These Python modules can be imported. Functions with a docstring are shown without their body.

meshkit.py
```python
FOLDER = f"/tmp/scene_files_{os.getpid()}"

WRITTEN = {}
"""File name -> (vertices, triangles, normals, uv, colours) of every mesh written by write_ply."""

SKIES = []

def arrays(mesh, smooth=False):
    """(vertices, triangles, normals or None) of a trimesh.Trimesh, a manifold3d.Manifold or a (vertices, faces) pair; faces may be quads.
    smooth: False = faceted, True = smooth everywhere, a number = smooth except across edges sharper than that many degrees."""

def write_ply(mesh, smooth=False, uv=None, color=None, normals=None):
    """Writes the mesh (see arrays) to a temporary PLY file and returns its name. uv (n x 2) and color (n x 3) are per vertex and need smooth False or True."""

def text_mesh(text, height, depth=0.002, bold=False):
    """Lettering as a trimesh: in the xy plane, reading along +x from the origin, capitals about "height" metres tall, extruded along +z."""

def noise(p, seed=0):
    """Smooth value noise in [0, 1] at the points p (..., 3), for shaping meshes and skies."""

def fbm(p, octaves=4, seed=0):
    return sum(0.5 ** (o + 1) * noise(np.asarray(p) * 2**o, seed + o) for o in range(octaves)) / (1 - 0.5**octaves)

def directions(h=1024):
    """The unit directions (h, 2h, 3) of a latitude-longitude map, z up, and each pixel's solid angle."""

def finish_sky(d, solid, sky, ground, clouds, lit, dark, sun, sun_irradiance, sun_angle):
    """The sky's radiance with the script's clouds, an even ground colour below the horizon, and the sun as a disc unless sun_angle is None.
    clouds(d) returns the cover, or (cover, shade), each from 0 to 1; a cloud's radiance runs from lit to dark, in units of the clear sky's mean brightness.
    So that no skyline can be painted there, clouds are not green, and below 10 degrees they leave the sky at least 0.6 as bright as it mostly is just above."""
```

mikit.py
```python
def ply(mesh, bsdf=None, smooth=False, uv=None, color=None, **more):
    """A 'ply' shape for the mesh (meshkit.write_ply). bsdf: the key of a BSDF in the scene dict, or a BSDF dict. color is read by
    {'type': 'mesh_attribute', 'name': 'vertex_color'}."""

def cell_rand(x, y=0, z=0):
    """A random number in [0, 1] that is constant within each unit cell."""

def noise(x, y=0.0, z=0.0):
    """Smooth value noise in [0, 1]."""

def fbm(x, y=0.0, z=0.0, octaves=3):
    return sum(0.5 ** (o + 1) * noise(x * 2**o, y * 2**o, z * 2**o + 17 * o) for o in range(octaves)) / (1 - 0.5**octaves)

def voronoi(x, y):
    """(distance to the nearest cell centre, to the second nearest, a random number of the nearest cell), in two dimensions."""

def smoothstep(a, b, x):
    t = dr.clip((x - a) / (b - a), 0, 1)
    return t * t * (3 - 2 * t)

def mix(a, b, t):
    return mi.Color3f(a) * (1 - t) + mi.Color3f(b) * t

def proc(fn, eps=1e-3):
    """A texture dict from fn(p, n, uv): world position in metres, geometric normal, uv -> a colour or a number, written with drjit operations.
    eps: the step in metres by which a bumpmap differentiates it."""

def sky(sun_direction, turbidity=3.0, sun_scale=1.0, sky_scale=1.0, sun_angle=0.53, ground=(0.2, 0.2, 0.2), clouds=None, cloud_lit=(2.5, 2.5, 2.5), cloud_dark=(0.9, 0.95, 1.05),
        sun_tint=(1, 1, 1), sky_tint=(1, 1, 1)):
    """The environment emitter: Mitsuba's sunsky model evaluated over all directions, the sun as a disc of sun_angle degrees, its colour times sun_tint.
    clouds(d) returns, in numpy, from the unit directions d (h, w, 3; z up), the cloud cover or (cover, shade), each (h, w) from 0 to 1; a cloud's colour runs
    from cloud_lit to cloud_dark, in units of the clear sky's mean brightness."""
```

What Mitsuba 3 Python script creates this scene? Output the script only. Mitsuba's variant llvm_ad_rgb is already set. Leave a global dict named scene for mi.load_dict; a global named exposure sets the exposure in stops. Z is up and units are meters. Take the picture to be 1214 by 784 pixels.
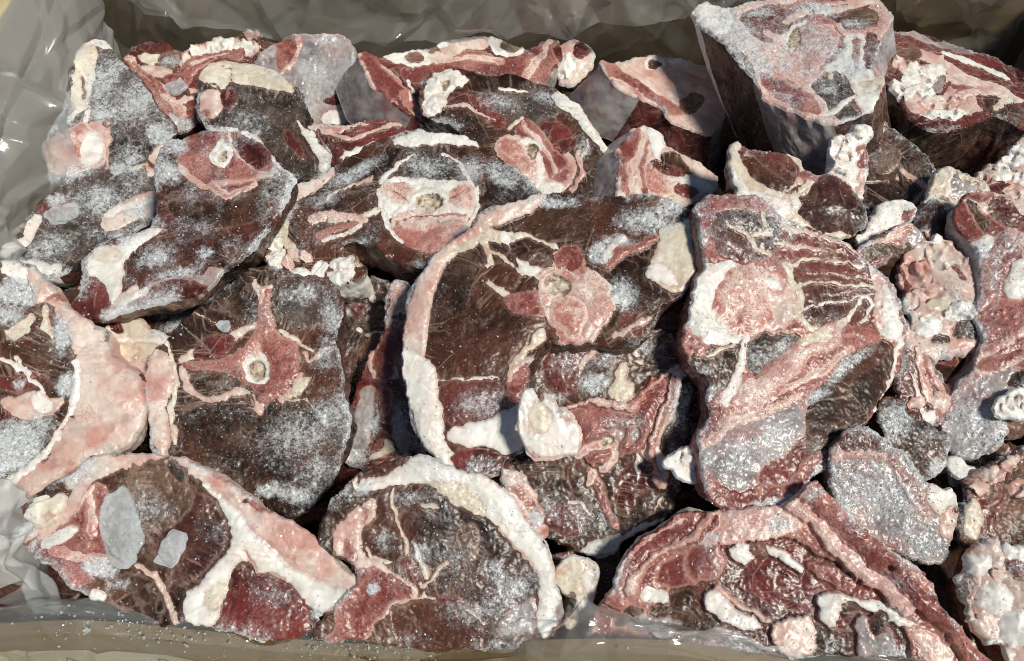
import math, random
import numpy as np, trimesh, drjit as dr, mitsuba as mi, mikit, meshkit, shapely
from scipy import ndimage
from scipy.spatial import cKDTree
from mikit import noise, fbm, voronoi, smoothstep, mix, cell_rand

scene, labels = {'type': 'scene'}, {}
T = mi.ScalarTransform4f

# ---------------------------------------------------------------- camera, light, exposure
CAM_H, PITCH, FOV = 0.431, 56.0, 60.0
cp, sp = math.cos(math.radians(PITCH)), math.sin(math.radians(PITCH))
scene['camera'] = {'type': 'perspective', 'fov': FOV, 'fov_axis': 'x', 'near_clip': 0.02, 'far_clip': 60.0,
                   'to_world': T().look_at(origin=[0, 0, CAM_H], target=[0, cp, CAM_H - sp], up=[0, 0, 1])}
SUN = (0.43, -0.33, 0.84)
scene['sky'] = mikit.sky(SUN, turbidity=3, sun_scale=1.15, sky_scale=0.55, sun_angle=9, sun_tint=(0.84, 0.965, 1.12), sky_tint=(1.10, 1.0, 0.90))
exposure = 1.38

# ---------------------------------------------------------------- materials
def mm(p):
    return p.x * 1000, p.y * 1000, p.z * 1000

def edge(c, u, x, y, z, tone, w, amount):
    """Tissue borders: near its rim each tissue runs into the pale connective tissue round it."""
    k = dr.exp(-dr.square(u / w)) * amount * (.25 + 1.2 * noise(x * .35 + 3, y * .35, z * .35))
    return mix(c, tone, dr.minimum(k, .9))

def rime(c, x, y, z, f, natural):
    """Frost: f is how much lies here; it gathers in grains, with a thin natural haze of its own elsewhere."""
    haze = smoothstep(.50, .80, fbm(x * .05 + 40, y * .05, z * .05) * .65 + .35 * fbm(x * .35, y * .35 + 9, z * .35)) * natural
    n = .6 * fbm(x * .55, y * .55, z * .55) + .4 * noise(x * 1.7, y * 1.7, z * 1.7)
    k = smoothstep(.05, 1.0, f * 1.05 + haze * .5 + (n - .5) * 1.35 * dr.minimum(1, .25 + 1.4 * f + haze))
    tone = mix((.24, .24, .245), (.60, .63, .65), smoothstep(.25, .80, n + .2 * f))
    c = mix(c, tone, dr.minimum(k * .9, .86))
    g = noise(x * 1.55 + 60, y * 1.55, z * 1.55)
    return mix(c, (.60, .62, .63), smoothstep(.91 - .08 * f, .98, g) * (.14 + .35 * f))

def fibre(x, y, z, size):
    """Bundles of muscle, each with fibres of its own direction: (coordinate across the fibres, a random number of the bundle, distance to its border)."""
    wx, wy = x + 14 * fbm(x * .03, y * .03, z * .03 + 2), y + 14 * fbm(x * .03 + 9, y * .03, z * .03)
    d1, d2, r = voronoi(wx / size + z / size * .6, wy / size + z / size * .5)
    th = r * 6.28
    return wx * dr.cos(th) + wy * dr.sin(th) + z * dr.cos(th * 3 + 1), r, (d2 - d1) * size

def f_lean(lo, hi, streak, film):
    def fn(p, n, uv):
        x, y, z = mm(p)
        a, r, bd = fibre(x, y, z, 34.)
        big = fbm(x * .045, y * .045, z * .045 + 3)
        mid = fbm(x * .3, y * .3, z * .3)
        fine = fbm(x * 1.2, y * 1.2, z * 1.2, 2)
        c = mix(lo, hi, smoothstep(.25, .75, .5 * big + .3 * mid + .2 * r))
        c = c * mix((1, 1, 1), (1.10, .88, .90), smoothstep(.48, .75, .6 * r + .4 * big + .05))
        c = c * (.70 + .6 * noise(a * .55, x * .10, y * .10)) * (.62 + .76 * fine)
        s = noise(a * .9, x * .07, y * .07 + 7) * .75 + .25 * mid
        c = mix(c, streak, smoothstep(.62, .82, s) * smoothstep(.46, .66, noise(x * .06 + 31, y * .06, z * .06)) * .65)
        c = mix(c, (.36, .27, .22), dr.exp(-dr.square(bd / .55)) * smoothstep(.50, .72, noise(x * .05, y * .05, z * .05)) * .5)
        sm = smoothstep(.50, .74, fbm(x * .085 + 60, y * .085, z * .085) * .75 + .25 * fine)
        c = mix(c, streak, sm * (.15 + .9 * noise(x * .9, y * .9 + 5, z * .9)) * .55)
        vein = 1 - dr.abs(fbm(x * .10 + 5, y * .10, z * .10) - .5) * 22
        c = mix(c, (.30, .22, .18), smoothstep(.0, 1., vein) * .35 * smoothstep(.56, .75, noise(x * .05, y * .05, 4)))
        fr = smoothstep(.58, .78, noise(a * 1.3, x * .14, y * .14 + 3)) * dr.exp(-uv.x * .42)
        c = mix(c, (.46, .36, .30), fr * smoothstep(.36, .60, noise(x * .06 + 11, y * .06, z * .06)) * .8)
        c = edge(c, uv.x, x, y, z, (.25, .15, .12), .9, .7)
        return rime(c, x, y, z, uv.y, film)
    return fn

def f_fat(a, b, blush, amount):
    def fn(p, n, uv):
        x, y, z = mm(p)
        q, r, bd = fibre(x, y, z, 26.)
        big = fbm(x * .06, y * .06, z * .06 + 11)
        mid = fbm(x * .4 + 3, y * .4, z * .4)
        c = mix(a, b, smoothstep(.3, .7, .6 * big + .4 * mid))
        c = mix(c, blush, smoothstep(.46, .72, fbm(x * .08 + 20, y * .08, z * .08)) * amount)
        c = c * (.82 + .22 * noise(q * .7, x * .07, y * .07) + .10 * fbm(x * 1.3, y * 1.3, z * 1.3, 2))
        v = 1 - dr.abs(fbm(x * .13 + 50, y * .13, z * .13) - .5) * 40
        c = mix(c, (.40, .10, .09), smoothstep(.3, 1., v) * smoothstep(.58, .8, noise(x * .05 + 8, y * .05, z * .05)) * .5)
        c = mix(c, (.26, .14, .11), smoothstep(.60, .78, fbm(x * .15 + 70, y * .15, z * .15)) * .5 * amount)
        c = mix(c, (.50, .47, .43), smoothstep(.55, .75, fbm(x * .10 + 90, y * .10, z * .10)) * .35)
        c = edge(c, uv.x, x, y, z, (.42, .25, .20), .8, .7)
        return rime(c, x, y, z, uv.y, .2)
    return fn

def f_bone(core, pore, rim, rimw, blotch):
    def fn(p, n, uv):
        x, y, z = mm(p)
        big = fbm(x * .06 + 2, y * .06, z * .06)
        mid = fbm(x * .4, y * .4, z * .4 + 5)
        c = mix(core, blotch, smoothstep(.38, .66, .65 * big + .35 * mid))
        c = c * (.66 + .62 * fbm(x * 1.0 + 4, y * 1.0, z * 1.0, 2))
        d1, d2, r = voronoi(x * .8 + z * .5, y * .8 + z * .4)
        c = mix(c, pore, (1 - smoothstep(.10, .36, d1)) * smoothstep(.45, .65, r) * .75)
        c = mix(c, pore, smoothstep(.60, .80, fbm(x * .11 + 33, y * .11, z * .11)) * .45)
        e = 1 - smoothstep(.2 * rimw, 1.6 * rimw, uv.x + 1.2 * (mid - .5) - .8 * (big - .5))
        c = mix(c, rim, e * .8 * smoothstep(.36, .62, noise(x * .055 + 12, y * .055, z * .055)))
        return rime(c, x, y, z, uv.y, .45)
    return fn

def f_membrane(p, n, uv):
    x, y, z = mm(p)
    big = fbm(x * .05, y * .05, z * .05)
    mid = fbm(x * .3, y * .3, z * .3)
    c = mix((.17, .145, .150), (.44, .41, .40), smoothstep(.28, .72, .6 * big + .4 * mid))
    c = mix(c, (.50, .36, .32), smoothstep(.55, .75, fbm(x * .09 + 80, y * .09, z * .09)) * .5)
    c = mix(c, (.27, .09, .09), smoothstep(.54, .8, fbm(x * .06 + 30, y * .06, z * .06)) * .6)
    c = edge(c, uv.x, x, y, z, (.46, .26, .21), 1.0, .8)
    return rime(c, x, y, z, uv.y, .5)

def f_marrow(p, n, uv):
    x, y, z = mm(p)
    return mix((.20, .145, .10), (.58, .50, .40), smoothstep(.3, .7, fbm(x * .45, y * .45, z * .45)))

def f_ice(p, n, uv):
    x, y, z = mm(p)
    c = mix((.70, .73, .75), (.88, .90, .91), fbm(x * .12, y * .12, z * .12))
    c = mix(c, (.66, .70, .72), smoothstep(.62, .85, fbm(x * .9, y * .9, z * .9, 2)) * .5)
    return mix(c, (.60, .64, .66), dr.exp(-uv.x * 1.2) * .35)

def f_card(p, n, uv):
    x, y, z = mm(p)
    fl = noise(x * .22, y * .22, z * .02)
    return mix((.115, .083, .046), (.17, .124, .072), .5 * fl + .5 * fbm(x * .9, y * .9, z * .9))

def f_floor(p, n, uv):
    x, y, z = mm(p)
    return mix((.34, .25, .05), (.46, .35, .10), fbm(x * .02, y * .02, z))

def pr(fn, rough, spec=.34, **more):
    return {'type': 'twosided', 'b': {'type': 'principled', 'base_color': mikit.proc(fn), 'roughness': rough + .03, 'specular': spec, **more}}

MAT = {
 'lean':    pr(f_lean((.0125, .0056, .0034), (.082, .037, .0220), (.21, .135, .10), .22), .30),
 'leanfrost': pr(f_lean((.022, .014, .011), (.085, .060, .048), (.22, .17, .14), .85), .34),
 'leanred': pr(f_lean((.042, .0085, .0075), (.150, .038, .033), (.32, .15, .13), .45), .27),
 'leanplum': pr(f_lean((.028, .0098, .0080), (.135, .052, .041), (.32, .20, .16), .25), .27),
 'leantan': pr(f_lean((.060, .030, .019), (.19, .115, .080), (.36, .26, .19), .40), .34),
 'fatwhite': pr(f_fat((.73, .71, .65), (.84, .83, .80), (.72, .52, .45), .3), .30),
 'fatcream': pr(f_fat((.58, .51, .39), (.77, .73, .62), (.58, .38, .28), .4), .32),
 'fatpink': pr(f_fat((.58, .39, .33), (.74, .64, .57), (.50, .19, .16), .6), .30),
 'bonered': pr(f_bone((.185, .047, .041), (.032, .009, .008), (.48, .26, .21), 1.3, (.40, .175, .15)), .28),
 'bonepink': pr(f_bone((.44, .185, .155), (.24, .05, .04), (.72, .58, .51), 1.5, (.72, .55, .48)), .30),
 'bonepale': pr(f_bone((.55, .33, .29), (.36, .12, .10), (.56, .23, .20), .8, (.74, .60, .53)), .30),
 'membrane': pr(f_membrane, .28, .45),
 'marrow': pr(f_marrow, .4),
}
for k, b in MAT.items():
    scene['bsdf_' + k] = b
scene['bsdf_crystal'] = {'type': 'twosided', 'b': {'type': 'principled', 'base_color': {'type': 'rgb', 'value': [.40, .42, .43]}, 'roughness': .22, 'specular': .6}}
scene['bsdf_card'] = {'type': 'twosided', 'b': {'type': 'diffuse', 'reflectance': mikit.proc(f_card)}}
scene['bsdf_floor'] = {'type': 'diffuse', 'reflectance': mikit.proc(f_floor)}
def film(milk, rough=.18):
    # thin clear plastic: see-through, with a share of haze that scatters light both ways
    return {'type': 'blendbsdf', 'weight': milk, 'a': {'type': 'thindielectric', 'int_ior': 1.62},
            'b': {'type': 'principledthin', 'base_color': {'type': 'rgb', 'value': [.90, .92, .92]}, 'roughness': rough, 'spec_trans': .15, 'diff_trans': 1.0, 'eta': 1.8}}
scene['bsdf_film'], scene['bsdf_film_fold'], scene['bsdf_film_milky'] = film(.09), film(.20), film(.44)

scene['bsdf_ice'] = {'type': 'blendbsdf', 'weight': mikit.proc(lambda p, n, uv: .66 + .30 * smoothstep(.35, .75, fbm(p.x * 420, p.y * 420, p.z * 420)) * (1 - .3 * dr.exp(-uv.x))), 'a': {'type': 'thindielectric', 'int_ior': 1.31},
                     'b': {'type': 'principledthin', 'base_color': mikit.proc(f_ice), 'roughness': .22, 'spec_trans': .1, 'diff_trans': .9, 'eta': 1.31}}

# type: material, part name, height, dome, dome width, fine relief, coarse relief (mm), crystals per square cm
TYPES = {
 'lean':     ('lean', 'muscle', -.3, .7, 4, .06, .07, 1),
 'leanfrost': ('leanfrost', 'muscle', -.2, .7, 4, .08, .06, 6),
 'leanred':  ('leanred', 'muscle', -.2, .7, 4, .07, .10, 4),
 'leanplum': ('leanplum', 'muscle', -.2, .7, 4, .05, .06, 3),
 'leantan':  ('leantan', 'muscle', .1, .4, 4, .10, .12, 4),
 'fatwhite': ('fatwhite', 'fat', .4, .6, 2, .05, .13, .2),
 'fatcream': ('fatcream', 'fat', .4, .6, 3, .06, .14, .2),
 'fatpink':  ('fatpink', 'fat', .35, .55, 2, .06, .12, 1),
 'lump':     ('fatwhite', 'fat_lobe', .7, 4, 5, .05, .35, 1),
 'lumppink': ('fatpink', 'fat_lobe', .5, 3.5, 5, .06, .4, 1.5),
 'bonered':  ('bonered', 'bone', .4, .3, 2, .08, .07, 4),
 'bonepink': ('bonepink', 'bone', .5, .6, 3, .08, .06, 5),
 'bonepale': ('bonepale', 'bone', .6, .5, 2, .08, .10, 2),
 'membrane': ('membrane', 'membrane', 0, .3, 3, .09, .14, 5),
 'ice':      ('ice', 'ice', .10, .3, 3, .03, .10, 0),
 'marrow':   ('marrow', 'marrow', -1.0, .5, 2, .15, .3, 2),
}

def key_of(name):
    if name not in scene and not any(k.startswith(name + '__') for k in scene) and name not in labels:
        return name
    i = 1
    while True:
        k = f'{name}_{i:03d}'
        if k not in scene and k not in labels and not any(q.startswith(k + '__') for q in scene):
            return k
        i += 1

class Parts:
    """Numbers the parts of one thing."""
    def __init__(self, key):
        self.key, self.n = key, {}
    def add(self, part, shape, **lab):
        i = self.n.get(part, 0)
        self.n[part] = i + 1
        k = f'{self.key}__{part}' + (f'_{i:03d}' if i else '')
        scene[k] = shape
        if lab:
            labels[k] = lab
        return k

def chaikin(P, n=2):
    for _ in range(n):
        Q = np.roll(P, -1, 0)
        P = np.stack([.75 * P + .25 * Q, .25 * P + .75 * Q], 1).reshape(-1, 2)
    return P

def resample(P, step):
    Q = np.vstack([P, P[:1]])
    s = np.r_[0, np.cumsum(np.linalg.norm(np.diff(Q, axis=0), axis=1))]
    n = max(12, int(s[-1] / step))
    t = np.linspace(0, s[-1], n, endpoint=False)
    return np.stack([np.interp(t, s, Q[:, 0]), np.interp(t, s, Q[:, 1])], 1), t / s[-1]

def field(rng, shape, sigma):
    """A smooth random field of unit spread, its features about sigma cells wide."""
    pad = 4
    if sigma > 6:
        k = max(1, int(sigma / 3))
        small = (shape[0] // k + 8, shape[1] // k + 8)
        f = ndimage.gaussian_filter(rng.standard_normal(small), sigma / k, mode='wrap')
        f = ndimage.zoom(f, k, order=1)[:shape[0], :shape[1]]
    else:
        f = ndimage.gaussian_filter(rng.standard_normal(shape), sigma, mode='wrap')
    return (f - f.mean()) / (f.std() + 1e-9)

def tri_grid(mask, idx):
    i, j = np.nonzero(mask)
    a, b, c, d = idx[i, j], idx[i, j + 1], idx[i + 1, j + 1], idx[i + 1, j]
    flip = ((i + j) % 2).astype(bool)[:, None]
    t1 = np.where(flip, np.stack([a, b, c], 1), np.stack([a, b, d], 1))
    t2 = np.where(flip, np.stack([a, c, d], 1), np.stack([b, c, d], 1))
    return np.vstack([t1, t2])

OCTA_V = np.array([[1, 0, 0], [-1, 0, 0], [0, 1, 0], [0, -1, 0], [0, 0, 1], [0, 0, -1.]])
OCTA_F = np.array([[0, 2, 4], [2, 1, 4], [1, 3, 4], [3, 0, 4], [2, 0, 5], [1, 2, 5], [3, 1, 5], [0, 3, 5]])

def crystals(rng, P, N, size):
    """Small ice crystals, each its own octahedron, sitting on points P with normals N."""
    n = len(P)
    s = size * np.exp(rng.normal(0, .38, n))[:, None, None]
    q = rng.standard_normal((n, 4)); q /= np.linalg.norm(q, axis=1, keepdims=True)
    w, x, y, z = q.T
    R = np.stack([np.stack([1 - 2*(y*y+z*z), 2*(x*y-z*w), 2*(x*z+y*w)], -1), np.stack([2*(x*y+z*w), 1 - 2*(x*x+z*z), 2*(y*z-x*w)], -1), np.stack([2*(x*z-y*w), 2*(y*z+x*w), 1 - 2*(x*x+y*y)], -1)], 1)
    el = rng.uniform(.5, 1.5, (n, 1, 3))
    V = np.einsum('nij,nkj->nki', R, OCTA_V[None] * el) * s + (P + N * size * .35)[:, None]
    F = OCTA_F[None] + (np.arange(n) * 6)[:, None, None]
    return V.reshape(-1, 3), F.reshape(-1, 3)

def piece(name, label, cat, group, org, nrm, thick, under, step, seed, base, outline, regions, side='lean', segs=(), dust=.05, ang=20, rim=1.5, warp=2.0, rough=1.0, grains=1.0, bend=0.0, grow=1.6, siderough=1.0, shift=(0, 0), smooth=1, rimfrost=1.0):
    """A slab of frozen meat. Its cut face is a fine relief split into the regions (mm in its own plane); its sides go down by thick."""
    rng = np.random.default_rng(seed)
    key = key_of(name)
    labels[key] = {'label': label, 'category': cat}
    if group:
        labels[key]['group'] = group
    parts = Parts(key)
    n = np.array(nrm, float); n /= np.linalg.norm(n)
    e1 = np.array([1., 0, 0]) - n * n[0]; e1 /= np.linalg.norm(e1)
    e2 = np.cross(n, e1)
    org = np.array(org)
    world = lambda x, y, z: org + (np.asarray(x)[..., None] * e1 + np.asarray(y)[..., None] * e2 + np.asarray(z)[..., None] * n) / 1000
    P0 = np.array(outline, float).reshape(-1, 2) / 10
    segt = None
    P, tt = resample(chaikin(P0, smooth), step)
    # a ragged outline
    m = len(P)
    tang = np.roll(P, -1, 0) - np.roll(P, 1, 0)
    out = np.stack([tang[:, 1], -tang[:, 0]], 1); out /= np.linalg.norm(out, axis=1, keepdims=True) + 1e-9
    area = .5 * np.sum(P[:, 0] * np.roll(P[:, 1], -1) - np.roll(P[:, 0], -1) * P[:, 1])
    if area < 0:
        out = -out
    def ring(sig):
        f = ndimage.gaussian_filter1d(rng.standard_normal(m), sig / step, mode='wrap'); return f / (f.std() + 1e-9)
    P = P + out * grow + out * (ring(6) * .9 + ring(2) * .45 + ring(.8) * .28)[:, None] * rough
    lo, hi = P.min(0) - 3 * step, P.max(0) + 3 * step
    nx, ny = (np.ceil((hi - lo) / step).astype(int) + 1)
    gx, gy = lo[0] + np.arange(nx) * step, lo[1] + np.arange(ny) * step
    X, Y = np.meshgrid(gx, gy)
    shape = X.shape
    F = {s: field(rng, shape, max(.6, s / step)) for s in (.5, 1.1, 2.5, 8, 22)}
    wx, wy = field(rng, shape, 5 / step), field(rng, shape, 5 / step)
    wx2, wy2 = field(rng, shape, 1.3 / step), field(rng, shape, 1.3 / step)
    wx3, wy3 = field(rng, shape, max(.6, .45 / step)), field(rng, shape, max(.6, .45 / step))
    XW, YW = X + wx * .75 + wx2 * .40 + wx3 * .26 + .07 * rng.standard_normal(shape), Y + wy * .75 + wy2 * .40 + wy3 * .26 + .07 * rng.standard_normal(shape)
    D = cKDTree(P)
    dist, near = D.query(np.stack([X.ravel(), Y.ravel()], 1))
    dist, near = dist.reshape(shape), near.reshape(shape)
    pull = (grow + .6) * np.clip(1 - dist / 7, 0, 1)
    XW, YW = XW - out[near][..., 0] * pull, YW - out[near][..., 1] * pull
    poly = shapely.Polygon(P).buffer(0)
    cx, cy = X[:-1, :-1] + step / 2, Y[:-1, :-1] + step / 2
    inside = shapely.contains_xy(poly, cx.ravel(), cy.ravel()).reshape(cx.shape)
    frost = np.clip(dust * .9 * (1 + .8 * F[8] + .5 * F[2.5]), 0, .45)
    # which region owns each grid point
    lab = np.zeros(shape, int)
    kinds = [base]
    extra = [{}]
    for r in regions:
        ty, kind, co = r[0], r[1], np.array(r[2], float) / 10
        op = r[3] if len(r) > 3 else {}
        if kind == 'p':
            co = co.reshape(-1, 2)
            a, b = co.min(0) - 4, co.max(0) + 4
        elif kind == 'e':
            a, b = co[:2] - max(co[2:4]) * 1.6 - 3, co[:2] + max(co[2:4]) * 1.6 + 3
        else:
            co = co.reshape(-1, 2)
            a, b = co.min(0) - 12, co.max(0) + 12
        i0, i1 = np.clip(np.searchsorted(gy, [a[1], b[1]]), 0, ny)
        j0, j1 = np.clip(np.searchsorted(gx, [a[0], b[0]]), 0, nx)
        if i1 <= i0 or j1 <= j0:
            continue
        sl = np.s_[i0:i1, j0:j1]
        x, y = XW[sl], YW[sl]
        if kind == 'p':
            q = shapely.Polygon(chaikin(co, 1)).buffer(0)
            hit = shapely.contains_xy(q, x.ravel(), y.ravel()).reshape(x.shape)
        elif kind == 'e':
            c, s = math.cos(co[4] * 10), math.sin(co[4] * 10)
            dx, dy = x - co[0], y - co[1]
            rr = np.hypot((dx * c + dy * s) / co[2], (-dx * s + dy * c) / co[3])
            if ty == 'frost':
                f = np.clip(op.get('s', 1.) * .95 * (1.22 - rr), 0, .80)
                frost[sl] = np.maximum(frost[sl], np.clip(f + .16 * F[8][sl] * f, 0, 1))
                continue
            else:
                hit = rr < 1
        else:
            d = np.full(x.shape, 1e9)
            w = op['w'] / 20
            for (p0, p1) in zip(co[:-1], co[1:]):
                v = p1 - p0
                t = np.clip(((x - p0[0]) * v[0] + (y - p0[1]) * v[1]) / (v @ v + 1e-9), 0, 1)
                d = np.minimum(d, np.hypot(x - p0[0] - t * v[0], y - p0[1] - t * v[1]))
            if ty == 'frost':
                frost[sl] = np.maximum(frost[sl], np.clip(1.4 - d / w, 0, 1))
                continue
            hit = d < w * (1 + .22 * F[8][sl])
        lab[sl][hit] = len(kinds)
        kinds.append(ty); extra.append(op)
    frost = np.clip(frost + np.clip(.34 + .35 * F[8] + .25 * F[2.5], 0, .8) * np.exp(-dist / 2.2) * rimfrost, 0, .9)
    # heights
    low = F[22] * warp * .55 + F[8] * .50 + F[2.5] * .16
    if bend:
        r0 = max(hi - lo) / 2
        low = low - bend * ((X - X.mean()) ** 2 + (Y - Y.mean()) ** 2) / r0 ** 2
    H = np.zeros(shape); E = np.zeros(shape); fine = np.zeros(shape); G = np.zeros(shape)
    for k, ty in enumerate(kinds):
        msk = lab == k
        if not msk.any():
            continue
        mat, pn, h, dome, dw, a1, a2, gd = TYPES[ty]
        op = extra[k]
        ii, jj = np.nonzero(msk)
        sl = np.s_[max(ii.min() - 1, 0):ii.max() + 2, max(jj.min() - 1, 0):jj.max() + 2]
        e = ndimage.distance_transform_edt(np.pad(msk[sl], 1, constant_values=True))[1:-1, 1:-1] * step
        e[~msk[sl]] = 0
        mm_ = msk[sl]
        hh = h + op.get('h', 0) + op.get('d', dome) * (.5 if pn == 'fat_lobe' else 1) * (1 - np.exp(-e / op.get('dw', dw)))
        H[sl][mm_] = hh[mm_]; E[sl][mm_] = e[mm_]
        fn = a1 * F[.5][sl] + a2 * F[1.1][sl] * .8
        if ty in ('lump', 'lumppink'):
            ys_, xs_ = np.mgrid[0:fn.shape[0], 0:fn.shape[1]] * step
            ns = max(4, int(fn.size * step * step / 34))
            sd = rng.uniform(0, 1, (ns, 2)) * [fn.shape[0] * step, fn.shape[1] * step]
            qq = cKDTree(sd).query(np.stack([(ys_ + 1.0 * F[2.5][sl]).ravel(), (xs_ + 1.0 * F[1.1][sl] * .5).ravel()], 1))[1].reshape(fn.shape)
            sl_, hv = rng.normal(0, .24, (ns, 2)), rng.normal(0, .5, ns)
            fac = hv[qq] + sl_[qq, 0] * (ys_ - sd[qq, 0]) + sl_[qq, 1] * (xs_ - sd[qq, 1])
            fn = fn + ndimage.gaussian_filter(fac, .35 / step)
        fine[sl][mm_] = fn[mm_]
        G[sl][mm_] = gd
    fine = fine + frost * (.14 * F[.5] + .10 * F[1.1])
    G = G + 42 * frost
    H = ndimage.gaussian_filter(H, .34 / step) + fine + low - .22 * np.exp(-E / .5)
    # the edge of the cut face rolls over
    redge = rim * (1 + .25 * np.clip(F[8], -2, 2))
    d = np.clip(dist / redge, 0, 1)
    H = H - redge * (1 - np.sqrt(np.clip(1 - (1 - d) ** 2, 0, 1)))
    # border points move onto the outline
    use = np.zeros(shape, bool)
    for di in (0, 1):
        for dj in (0, 1):
            use[di:ny - 1 + di, dj:nx - 1 + dj] |= inside
    full = np.zeros((ny + 1, nx + 1), bool); full[1:-1, 1:-1] = inside
    full = full[:-1, :-1] & full[1:, :-1] & full[:-1, 1:] & full[1:, 1:]
    border = use & ~full
    XX, YY = X.copy(), Y.copy()
    XX[border], YY[border] = P[near[border], 0], P[near[border], 1]
    hb = H[border] * .3 + (low[border] - rim) * .7
    H[border] = hb
    clab = lab[:-1, :-1]
    # borders between tissues: their points slide onto a smooth line, so that no grid steps show
    for k in range(1, len(kinds)):
        ii, jj = np.nonzero((clab == k) & inside)
        if len(ii) < 6:
            continue
        i0, i1, j0, j1 = max(ii.min() - 4, 0), min(ii.max() + 5, ny - 1), max(jj.min() - 4, 0), min(jj.max() + 5, nx - 1)
        ind = np.pad((clab[i0:i1, j0:j1] == k).astype(float), 1, mode='edge')
        gv = ndimage.gaussian_filter(.25 * (ind[:-1, :-1] + ind[1:, :-1] + ind[:-1, 1:] + ind[1:, 1:]), .85)
        mixd = (ind[:-1, :-1] + ind[1:, :-1] + ind[:-1, 1:] + ind[1:, 1:]); mixd = (mixd > 0) & (mixd < 4)
        gy_, gx_ = np.gradient(gv)
        sh_ = np.clip((.5 - gv) / (gx_ ** 2 + gy_ ** 2 + 1e-3), -2.5, 2.5)
        dx, dy = sh_ * gx_, sh_ * gy_
        ln = np.hypot(dx, dy); sc = np.minimum(1, .62 / (ln + 1e-9))
        mv = mixd & ~border[i0:i1 + 1, j0:j1 + 1]
        XX[i0:i1 + 1, j0:j1 + 1][mv] = (X[i0:i1 + 1, j0:j1 + 1] + dx * sc * step)[mv]
        YY[i0:i1 + 1, j0:j1 + 1][mv] = (Y[i0:i1 + 1, j0:j1 + 1] + dy * sc * step)[mv]
    V = world(XX, YY, H)
    idx = np.arange(nx * ny).reshape(shape)
    Vf = V.reshape(-1, 3)
    uvf = np.stack([E.ravel(), frost.ravel()], 1)
    rest = {}
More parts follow.
